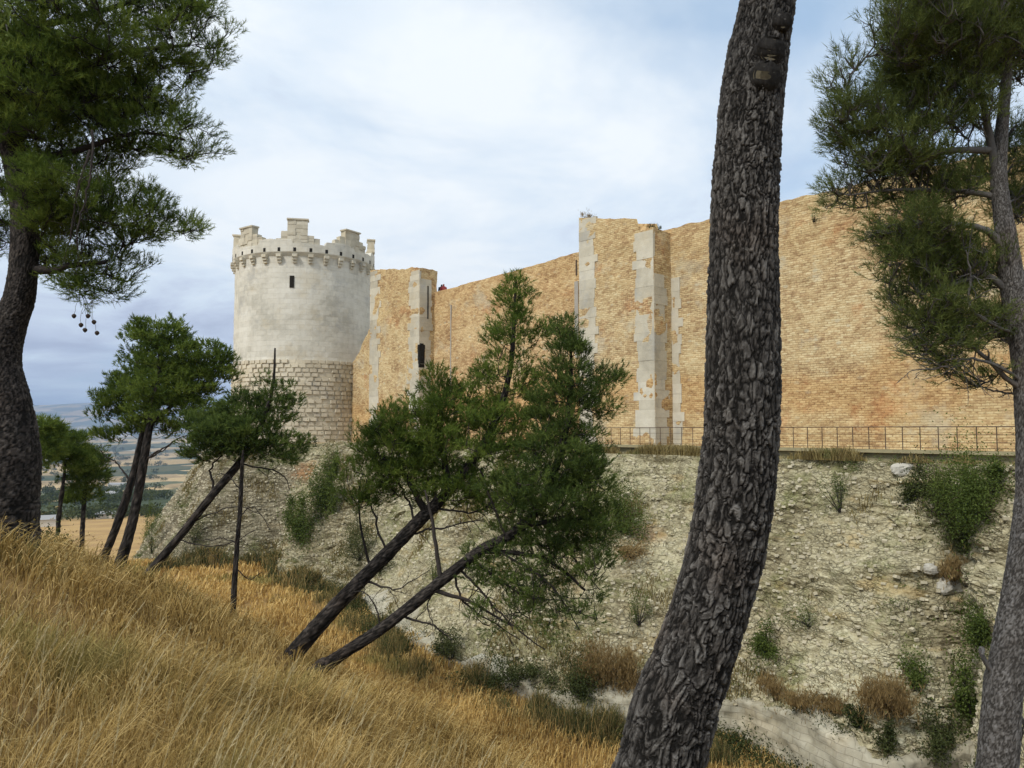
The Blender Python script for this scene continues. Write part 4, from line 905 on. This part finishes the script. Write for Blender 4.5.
sb('large bright green bush at the bank top beside the right trunk', 982, 482, 62, 66, 'leaf', 1, 5200)
sb('darker green bush left of the large one at the bank top', 935, 488, 46, 40, 'leaf_dark', 2, 2600)
sb('brownish green shrub trailing below the large bush', 962, 522, 34, 44, 'leaf_dark', 3, 1700)
sb('round bright green bush right of the leaning pines, under the railing', 618, 508, 44, 40, 'leaf', 4, 2600)
sb('rusty dry shrub below the round green bush', 632, 545, 34, 14, 'leaf_dry', 5, 700)
sb('wispy pale green plant high on the bank', 838, 485, 28, 44, 'leaf', 6, 480, L=.08, w=.03)
sb('dark green shrub touching the right side of the big trunk', 762, 638, 34, 26, 'leaf', 7, 1100)
sb('rusty dry shrub above the low pale retaining wall', 885, 690, 52, 26, 'leaf_dry', 8, 1500, True)
sb('bright green shrub above the rusty one', 915, 668, 30, 30, 'leaf', 9, 900)
sb('tall green shrub growing against the right trunk', 978, 622, 40, 40, 'leaf', 10, 1500)
sb('green shrub low beside the right trunk', 970, 690, 36, 50, 'leaf', 11, 1400)
sb('dark green shrub at the foot of the gully by the right trunk', 938, 725, 44, 36, 'leaf_dark', 12, 1300)
sb('dry brown shrub beside the big trunk above the wall', 772, 688, 40, 14, 'leaf_dry', 13, 800, True)
sb('dry shrub fringe in the middle of the low wall', 820, 700, 50, 14, 'leaf_dry', 14, 900, True)
sb('green creeper streaming down the bank below the left turret', 322, 480, 26, 52, 'leaf', 15, 3400, L=.15, w=.07)
sb('green creeper tail lower on the same bank', 300, 518, 36, 40, 'leaf', 16, 2800, L=.15, w=.07)
sb('olive bush in the hollow left of the leaning trunks', 358, 530, 36, 52, 'leaf_dark', 17, 2200)
sb('small green bush below the hollow', 378, 560, 22, 16, 'leaf_dark', 18, 600)
sb('thin green plant hanging on the pale bank behind the leaning trunks', 433, 565, 16, 30, 'leaf', 19, 420, L=.08, w=.03)
sb('dark bush growing on the edge of the tower plinth', 178, 560, 16, 40, 'leaf_dark', 20, 1000)
sb('green weeds creeping up the far left edge of the plinth', 150, 520, 14, 60, 'leaf', 35, 900)
sb('green patch high on the bank under the pine crown', 335, 462, 18, 24, 'leaf', 36, 1200)
sb('dark shrub mass at the foot of the rocky spur', 330, 590, 50, 22, 'leaf_dark', 37, 1800)
sb('olive shrub high on the plinth edge', 196, 520, 18, 40, 'leaf_dark', 21, 800)
sb('brown dead shrub at the bank foot left of the big trunk', 598, 665, 44, 36, 'leaf_dry', 22, 1300, True)
sb('green plant climbing the grey bank left of the big trunk', 640, 600, 20, 40, 'leaf', 23, 500, L=.08, w=.03)
sb('small dark tuft on the low wall face', 852, 712, 22, 22, 'leaf_dark', 24, 500)
sb('small dark tuft right of the other on the low wall', 884, 732, 18, 22, 'leaf_dark', 25, 500)
sb('small rusty shrub beside the white boulder', 948, 570, 22, 18, 'leaf_dry', 26, 500, True)
sb('small green tuft in the middle of the bank', 808, 612, 30, 18, 'leaf', 27, 420, L=.08, w=.03)
sb('dark shrub at the bank foot under the end of the leaning trunks', 450, 652, 36, 26, 'leaf_dark', 31, 1100)
sb('wide dark shrub at the bank foot below the drooping branches', 520, 676, 60, 28, 'leaf_dark', 32, 2200)
sb('dark shrub right of the widest one at the bank foot', 572, 684, 44, 34, 'leaf_dark', 33, 1700)
sb('brownish tall shrub at the bank foot left of the pale gully', 628, 672, 34, 40, 'leaf_dry', 34, 1000, True)
for i, (px, py, rz_, lab) in enumerate([(586, 218, .35, 'dry tuft on the left corner of the tall turret top'), (655, 226, .3, 'grey tuft on the right corner of the tall turret'), (808, 216, .55, 'green tuft hanging near the wall top beside the pine crown')]):
    c = [np.array([*wp(16.75, 1.2), 12.85]), np.array([*wp(21.7, 1.2), 11.2]), np.array([*wp(30.6, 0), 10.2])][i]; bush(lab, c, .4, rz_, ('leaf_dry', 'leaf_dark', 'leaf')[i], 60 + i, 300, .08, .03, 'plants growing on the wall top', cat='plant', name='wall_plant', spiky=(i < 2))
# crest shrubs at the left
for i, (px, Yd, w_, h_, mat, lab) in enumerate([(58, 26, .75, .75, 'leaf_dark', 'grey green shrub on the crest beneath the small pines'), (93, 34, .7, .75, 'leaf_red', 'reddish shrub on the crest by the thin pine stem'), (22, 13.5, .55, .3, 'leaf_dark', 'low brown shrub at the foot of the left trunk')]):
    c = on_ground(px, Yd); bush(lab, c, w_, h_, mat, 80 + i, 1100, .09, .04, 'shrubs along the crest')

# white boulders
def boulder(label, c, r_, seed):
    nu, nv_ = 18, 12; th_ = np.linspace(0, 2 * np.pi, nu + 1); ph = np.linspace(.02, np.pi - .02, nv_)
    V = np.stack([np.outer(np.sin(ph), np.cos(th_)), np.outer(np.sin(ph), np.sin(th_)), np.outer(np.cos(ph), np.ones(nu + 1))], -1).reshape(-1, 3)
    V = np.sign(V) * np.abs(V) ** .75; dd = 1 + .22 * fbm(V * 1.4, 3, seed); V = V * dd[:, None] * np.array(r_) + np.array(c); b = MB(); b.add(V, Q=grid_faces(nv_, nu + 1)[:, ::-1])
    o = b.build('boulder', M['boulder']); tag(o, label, 'rock', 'fallen pale boulders'); return o
boulder('largest white boulder, in the gully near the right trunk', on_scarp(950, 582) + np.array([0, .2, -.05]), (.48, .4, .34), 1)
boulder('small white boulder up left of the largest one', on_scarp(929, 567), (.22, .2, .18), 2)
for i, (px, py, rr_) in enumerate([(258, 575, .35), (268, 588, .55), (280, 592, .45)]):
    boulder(['uppermost boulder of three below the plinth', 'middle and widest boulder of three below the plinth', 'lowest right boulder of three below the plinth'][i], on_scarp(px, py) + np.array([0, -.3, .1]), (rr_, rr_ * .7, rr_ * .8), 5 + i)
boulder('pale cut block near the bank top below the railing', on_scarp(902, 467), (.42, .25, .25), 9)

# ------------------------------------------------------------------ grass
def blades(x, y, z, h, w, rng, lean, bend=.35, tips=False):
    n = len(x); base = np.stack([x, y, z], 1); az = rng.uniform(0, 2 * np.pi, n)
    d = np.stack([np.cos(az), np.sin(az), np.zeros(n)], 1) * rng.uniform(.05, bend, (n, 1)) + np.broadcast_to(np.asarray(lean, float), (n, 3)) * rng.uniform(.3, 1.5, (n, 1))
    side = np.stack([-np.sin(az + 1.3), np.cos(az + 1.3), np.zeros(n)], 1); side[:, 0] = np.abs(side[:, 0]) + .4; side /= np.linalg.norm(side, axis=1)[:, None]
    h = h[:, None]; w = w[:, None]; up = np.array([0, 0, 1.]); dr = rng.uniform(0, .45, (n, 1))
    p1 = base + (up * .42 + d * .16) * h; p2 = base + (up * (.78 - dr * .15) + d * .55) * h; p3 = base + (up * (1 - dr) + d * (1.05 + dr * .5)) * h
    V = np.stack([base - side * w / 2, base + side * w / 2, p1 + side * w * .46, p1 - side * w * .46, p2 + side * w * .33, p2 - side * w * .33, p3], 1).reshape(-1, 3)
    i = np.arange(n)[:, None] * 7
    T = np.hstack([i + 5, i + 4, i + 6]); Q = np.vstack([np.hstack([i, i + 1, i + 2, i + 3]), np.hstack([i + 3, i + 2, i + 4, i + 5])])
    if tips: return V, T, Q, p2, p3
    return V, T, Q

def scatter(rng, n, r0, r1, a0=-42, a1=42, pw=1.0):
    t = rng.uniform(0, 1, n); r_ = r0 * (r1 / r0) ** (t ** pw); a = np.radians(rng.uniform(a0, a1, n)); return r_ * np.sin(a), r_ * np.cos(a), r_

rng = np.random.default_rng(77)
b = MB()
x, y, r_ = scatter(rng, 430000, 1.3, 36, -48, 46)
s, u = su(x, y); keep = (u > 20.5) & (u < 60) ; x, y, r_, u = x[keep], y[keep], r_[keep], u[keep]
cl = fbm(np.c_[x * 1.3, y * 1.3, x * 0], 3, 91); keep = rng.uniform(-.9, .6, len(x)) < cl + .35; x, y, r_, cl = x[keep], y[keep], r_[keep], cl[keep]
z = ground(x, y); hh = (.18 + .26 * rng.uniform(0, 1, len(x)) ** 1.5 + .26 * np.clip(cl, -.3, 1)) * np.clip(.7 + r_ / 18, .8, 1.2); ww = np.maximum(.0018, r_ * .00095) * rng.uniform(.7, 1.3, len(x))
lf_ = np.stack([.20 + .38 * fbm(np.c_[x * .5, y * .5, x * 0], 3, 141), .25 * fbm(np.c_[x * .5, y * .5, x * 0], 3, 145), x * 0], 1)
V, T, Q, t2_, t3_ = blades(x, y, z - .02, hh, ww, rng, lf_, .7, True); b.add(V, T=T, Q=Q)
k = (rng.uniform(0, 1, len(x)) < .14) & (r_ < 16); dv = (t3_ - t2_)[k]; dv /= np.linalg.norm(dv, axis=1)[:, None]; wk = np.repeat(np.maximum(.002, r_[k] * .0009), 4)[:, None]
needles(b, t3_[k] - dv * .05, dv, 4, .045, wk, rng, np.full(k.sum(), .5), .35, .05)
# clumps of longer blades close by
for _ in range(150):
    r0 = rng.uniform(1.6, 7.5); a = math.radians(rng.uniform(-42, 12)); cx, cy = r0 * math.sin(a), r0 * math.cos(a); n = int(rng.integers(50, 130))
    x = cx + rng.normal(0, .09, n); y = cy + rng.normal(0, .09, n); z = ground(x, y)
    V, T, Q = blades(x, y, z, rng.uniform(.35, .75, n), np.full(n, .0030) * (1 + r0 * .12), rng, (rng.uniform(.1, .5), rng.uniform(-.15, .1), 0), .5); b.add(V, T=T, Q=Q)
tag(b.build('dry_grass', M['grass']), 'long dry golden grass covering the near slope', 'grass', kind='stuff')

# seeding stalks with feathery heads
b = MB()
for _ in range(420):
    r0 = rng.uniform(1.5, 9); a = math.radians(rng.uniform(-40, 10)); cx, cy = r0 * math.sin(a), r0 * math.cos(a); z0 = float(ground(cx, cy)); h = rng.uniform(.45, .95); ln_ = np.array([rng.uniform(.05, .45), rng.uniform(-.1, .1), 0])
    f_ = np.linspace(0, 1, 7)[:, None]; pts = np.array([cx, cy, z0]) + f_ * np.array([0, 0, h]) + f_ ** 2 * ln_ * h
    b.tube(pts, np.linspace(.0022, .0012, 7) * (.8 + r0 * .07), 3, cap=False)
    m_ = 30; i = rng.uniform(4.2, 6, m_); ps = pts[4] + (pts[6] - pts[4]) * ((i - 4) / 2)[:, None]; dv = (pts[6] - pts[4]); dv /= np.linalg.norm(dv)
    needles(b, ps, np.repeat(dv[None], m_, 0), 1, .045, .0030 * (1 + r0 * .08), rng, np.full(m_, .5), .25, 0)
tag(b.build('grass_stalks', M['stalk']), 'pale seeding stalks standing above the dry grass', 'grass', kind='stuff')

b = MB()
x, y, r_ = scatter(rng, 190000, 18, 75, -40, 30); s, u = su(x, y)
k = (u > 9) & (u < 21.5); x, y, r_, u, s = x[k], y[k], r_[k], u[k], s[k]; z = ground(x, y); keep = r_ < 72; 
cl = fbm(np.c_[x * .6, y * .6, x * 0], 3, 95); kk = cl > rng.uniform(-.9, .1, len(x)) ; x, y, z, r_, cl = x[kk], y[kk], z[kk], r_[kk], cl[kk]
V, T, Q = blades(x, y, z - .02, .35 + .25 * rng.uniform(0, 1, len(x)), r_ * .0012, rng, (.15, 0, 0), .5); b.add(V, T=T, Q=Q)
tag(b.build('ditch_grass', M['grass_floor']), 'golden orange dry grass on the ditch floor', 'grass', kind='stuff')

# dark green weeds along the foot of the bank
b = MB(); n = 60000; i = rng.uniform(0, len(tq) - 1, n).astype(int); o_ = np.abs(rng.normal(0, .8, n)) + .1
x = tq[i, 0] + tn[i, 0] * (.45 + o_); y = tq[i, 1] + tn[i, 1] * (.45 + o_); cl = fbm(np.c_[x * .7, y * .7, x * 0], 4, 97); k = cl > rng.uniform(-.30, .5, n) + np.interp(x, [-6, -2], [.35, 0]); x, y, cl, o_ = x[k], y[k], cl[k], o_[k]
z = ground(x, y); V, T, Q = blades(x, y, z, (.25 + 1.0 * np.clip(cl + .3, 0, 1)) * rng.uniform(.3, 1.15, len(x)) * np.interp(x, [3, 8], [1.2, .8]), np.full(len(x), .022), rng, (.05, 0, 0), .5); b.add(V, T=T, Q=Q)
# and before the plinth at the left
n = 26000; px = rng.uniform(215, 400, n); pts = np.c_[rng.uniform(-26, -11, n), np.zeros(n)]; yb = np.interp(pts[:, 0], [-26, -18.6, -17.6, -15.6, -12.4, -9], [56.4, 60, 58, 53.8, 50, 47.5]); y = yb - np.abs(rng.normal(0, .9, n)); x = pts[:, 0]
cl = fbm(np.c_[x * .9, y * .9, x * 0], 4, 98); k = cl > rng.uniform(-.6, .3, n); x, y, cl = x[k], y[k], cl[k]; z = ground(x, y)
V, T, Q = blades(x, y, z, rng.uniform(.2, 1.5, len(x)) * np.clip(.6 + cl, .2, 1.3), np.full(len(x), .045), rng, (.05, 0, 0), .5); b.add(V, T=T, Q=Q)
# a green hollow at the slope foot
x = rng.normal(-1.2, 1.6, 9000); y = 21.5 - x * .9 + rng.normal(0, .8, 9000); z = ground(x, y); V, T, Q = blades(x, y, z, rng.uniform(.15, .75, 9000) * np.clip(.6 + fbm(np.c_[x, y, x * 0], 3, 99), .2, 1.3), np.full(9000, .02), rng, (.1, 0, 0), .5); b.add(V, T=T, Q=Q)
tag(b.build('green_weeds', M['weed']), 'dark green weeds along the foot of the bank', 'weeds', kind='stuff')

# weeds on the terrace edge and rooted in the bank
b = MB(); n = 30000; s = rng.uniform(-2, 46, n); u = rng.uniform(3.0, 3.9, n); cl = fbm(np.c_[s * .6, u, s * 0], 3, 99); k = cl > rng.uniform(-.45, .45, n); s, u, cl = s[k], u[k], cl[k]
xy = W0 + s[:, None] * D + u[:, None] * NN; V, T, Q = blades(xy[:, 0], xy[:, 1], np.full(len(s), -1.28), rng.uniform(.05, .75, len(s)) * np.clip(cl + .5, .2, 1), np.full(len(s), .025), rng, (.05, 0, 0), .6); b.add(V, T=T, Q=Q)
kx = rng.integers(0, len(SCARP), 150000); q_ = SCARP[kx]; cl = fbm(q_ * .42, 4, 120); k = cl > .52 + rng.uniform(-.08, .3, len(q_)); q_ = q_[k]
V, T, Q = blades(q_[:, 0], q_[:, 1] - .03, q_[:, 2] - .03, rng.uniform(.12, .38, len(q_)), np.full(len(q_), .035), rng, (0, -.2, 0), .7); b.add(V, T=T, Q=Q)
tag(b.build('bank_weeds', M['ledge']), 'thin olive weeds rooted along the terrace edge and in the bank', 'weeds', kind='stuff')

# leafy undergrowth: along the foot of the bank, on top of the low wall, and in patches on the bank
b = MB()
def clumps(cs, r0, r1, m0, m1, L, w):
    for c in cs:
        R_ = rng.uniform(r0, r1); m_ = int(rng.integers(m0, m1)); v = rng.normal(0, .5, (m_, 3)); v[:, 2] = np.abs(v[:, 2]); leaves(b, c + v * R_ * [1, 1, 1.1], L, w, rng, np.clip(rng.uniform(0, .9) + rng.normal(0, .1, m_), 0, 1))
i = rng.uniform(0, 899, 620).astype(int); i = i[(fbm(np.c_[tq[i, :2] * .3, tq[i, 2] * 0], 3, 151) > rng.uniform(-.8, .5, len(i)))]
o_ = np.abs(rng.normal(0, .7, len(i))) + .35; fx = tq[i, 0] + tn[i, 0] * o_; fy = tq[i, 1] + tn[i, 1] * o_; clumps(np.stack([fx, fy, ground(fx, fy)], 1), .3, .85, 60, 190, .13, .05)
i = rng.uniform(0, 899, 300).astype(int); cs_ = tq[i] * [1, 1, 0] + tn[i] * rng.uniform(-.9, .1, (len(i), 1)) + np.c_[i * 0, i * 0, topz[i] - .05]; cs_ = cs_[fbm(cs_ * [.4, .4, 0], 3, 152) > -.1]; clumps(cs_, .2, .5, 40, 110, .10, .045)
tag(b.build('undergrowth', M['leaf_dark'], attr=True), 'leafy dark undergrowth along the foot of the bank and its low wall', 'undergrowth', kind='stuff')
b = MB()
kx = rng.integers(0, len(SCARP), 9000); q_ = SCARP[kx]; q_ = q_[fbm(q_ * .34, 4, 153) > .42 + rng.uniform(-.05, .25, len(q_))]; clumps(q_, .15, .42, 20, 70, .085, .035)
tag(b.build('bank_creepers', M['leaf'], attr=True), 'green creeping plants in patches on the bank', 'creepers', kind='stuff')

# loose stones on the bank
b = MB(); n = 7000; kx = rng.integers(0, len(SCARP), n); q_ = SCARP[kx]
for c in q_:
    sz = rng.uniform(.03, .10) * np.array([rng.uniform(.8, 1.6), 1, rng.uniform(.5, .9)]); t_ = rng.uniform(0, 3)
    b.box(c + [0, -.02, .01], sz * 1.6, t_, rng.uniform(-.5, .5))
tag(b.build('rubble_stones', M['rubble']), 'loose pale stones lying on the rubble bank', 'stones', kind='stuff')

# ------------------------------------------------------------------ far plain: groves, farm sheds
b = MB(); n = 1500; lr = rng.uniform(np.log(330), np.log(5000), n); r_ = np.exp(lr); a = np.radians(rng.uniform(-38, -24, n)); x = r_ * np.sin(a); y = r_ * np.cos(a)
x += rng.normal(0, 1, n); cl = fbm(np.c_[x / 160, y / 60, x * 0], 3, 131); k = cl > .12; x, y, r_ = x[k], y[k], r_[k]; z = ground(x, y)
for i in range(len(x)):
    R_ = rng.uniform(1.6, 3.4) * (1 + r_[i] / 2200); m_ = 90; v = rng.normal(0, 1, (m_, 3)); v /= np.linalg.norm(v, axis=1)[:, None]; pts = np.array([x[i], y[i], z[i] + R_ * .8]) + v * R_ * rng.uniform(.5, 1, (m_, 1)) * [1.5, 1.2, .75]
    leaves(b, pts, R_ * .45, R_ * .35, rng, np.full(m_, rng.uniform(.2, .7)))
tag(b.build('distant_grove', M['leaf_dark'], attr=True), 'bands of dark trees on the far plain', 'trees', kind='stuff')
def shed(label, px, Yd, L_, w_, h_, rz, rough='roof'):
    c = on_ground(px, Yd); root = empty('farm_shed', c, rz); tag(root, label, 'building', 'farm sheds on the plain')
    def part(name, b, m): o = b.build(name, m); o.parent = root; return o
    b = MB(); b.box((0, 0, h_ / 2 - 1), (L_, w_, h_ + 2)); part('wall', b, M['plaster'])
    b = MB(); e = .4; V = [(-L_ / 2 - e, -w_ / 2 - e, h_), (L_ / 2 + e, -w_ / 2 - e, h_), (L_ / 2 + e, 0, h_ * 1.45), (-L_ / 2 - e, 0, h_ * 1.45), (-L_ / 2 - e, w_ / 2 + e, h_), (L_ / 2 + e, w_ / 2 + e, h_)]
    b.add(V, Q=[[0, 1, 2, 3], [3, 2, 5, 4]], T=[[0, 3, 4], [1, 5, 2]]); part('roof', b, M[rough])
shed('pale grey shed with the widest roof behind the small pine stems', 46, 235, 6.5, 6, 2.4, .5)
shed('long low shed to the right, before the dark trees', 110, 300, 8, 5, 2.0, .2)
shed('small white farmhouse farther off on the plain', 112, 560, 11, 7, 4, -.2)
shed('far white shed in the middle of the plain', 118, 900, 20, 10, 4.5, .1)

# ------------------------------------------------------------------ people on the wall top
def person(label, c, col, rz):
    me = bpy.data.meshes.new('person'); J = [(0, 0, .95), (0, 0, 1.2), (0, 0, 1.42), (0, 0, 1.52), (0, 0, 1.68), (.2, 0, 1.4), (.27, -.03, 1.14), (.18, -.22, 1.02), (-.2, 0, 1.4), (-.27, -.03, 1.14), (-.2, -.2, 1.0), (.1, 0, .88), (.11, 0, .48), (.11, 0, .06), (.12, -.14, .03), (-.1, 0, .88), (-.11, 0, .48), (-.11, 0, .06), (-.12, -.14, .03)]
    E = [(0, 1), (1, 2), (2, 3), (3, 4), (2, 5), (5, 6), (6, 7), (2, 8), (8, 9), (9, 10), (0, 11), (11, 12), (12, 13), (13, 14), (0, 15), (15, 16), (16, 17), (17, 18)]
    R_ = [.15, .14, .15, .055, .10, .065, .05, .04, .065, .05, .04, .09, .065, .045, .04, .09, .065, .045, .04]
    me.from_pydata(J, E, []); o = bpy.data.objects.new('person', me); C.objects.link(o)
    me.skin_vertices or o.modifiers.new('skin', 'SKIN')
    if 'skin' not in o.modifiers: o.modifiers.new('skin', 'SKIN')
    for v, r__ in zip(me.skin_vertices[0].data, R_): v.radius = (r__, r__)
    me.skin_vertices[0].data[0].use_root = True
    o.modifiers.new('sub', 'SUBSURF').levels = 1; me.materials.append(col)
    o.location = tuple(c); o.rotation_euler = (0, 0, rz); tag(o, label, 'person', 'visitors on the wall top'); return o
mc = plain_mat('red_cloth', (.30, .06, .06), .8); mc2 = plain_mat('dark_cloth', (.05, .05, .07), .8)
for i, (px, lab, mm) in enumerate([(436, 'person in dark clothes standing on the wall top beside the left turret', mc2), (441, 'person in a red top standing on the wall top, farther from the turret', mc)]):
    c = P(px, 293, 61.2); bpx = su(np.array(c[0]), np.array(c[1])); c2 = wp(float(bpx[0]), -1.0); person(lab, (c2[0], c2[1], 10.0), mm, .4)

# ------------------------------------------------------------------ air
b = MB(); zt_h = 560.0; zb_h = -240.0; b.box((0, 0, (zt_h + zb_h) / 2), (61000, 61000, zt_h - zb_h))
m = bpy.data.materials.new('air'); m.use_nodes = True; g = N(m.node_tree)
pv = g.n('ShaderNodeVolumePrincipled'); pv.inputs['Color'].default_value = (.52, .70, 1, 1); pv.inputs['Density'].default_value = 1.1e-4; pv.inputs['Anisotropy'].default_value = .2
o = g.n('ShaderNodeOutputMaterial'); g.t.links.new(pv.outputs[0], o.inputs['Volume'])
tag(b.build('haze', m), 'thin pale air over the plain', 'haze', kind='stuff')
zl = Z.min();
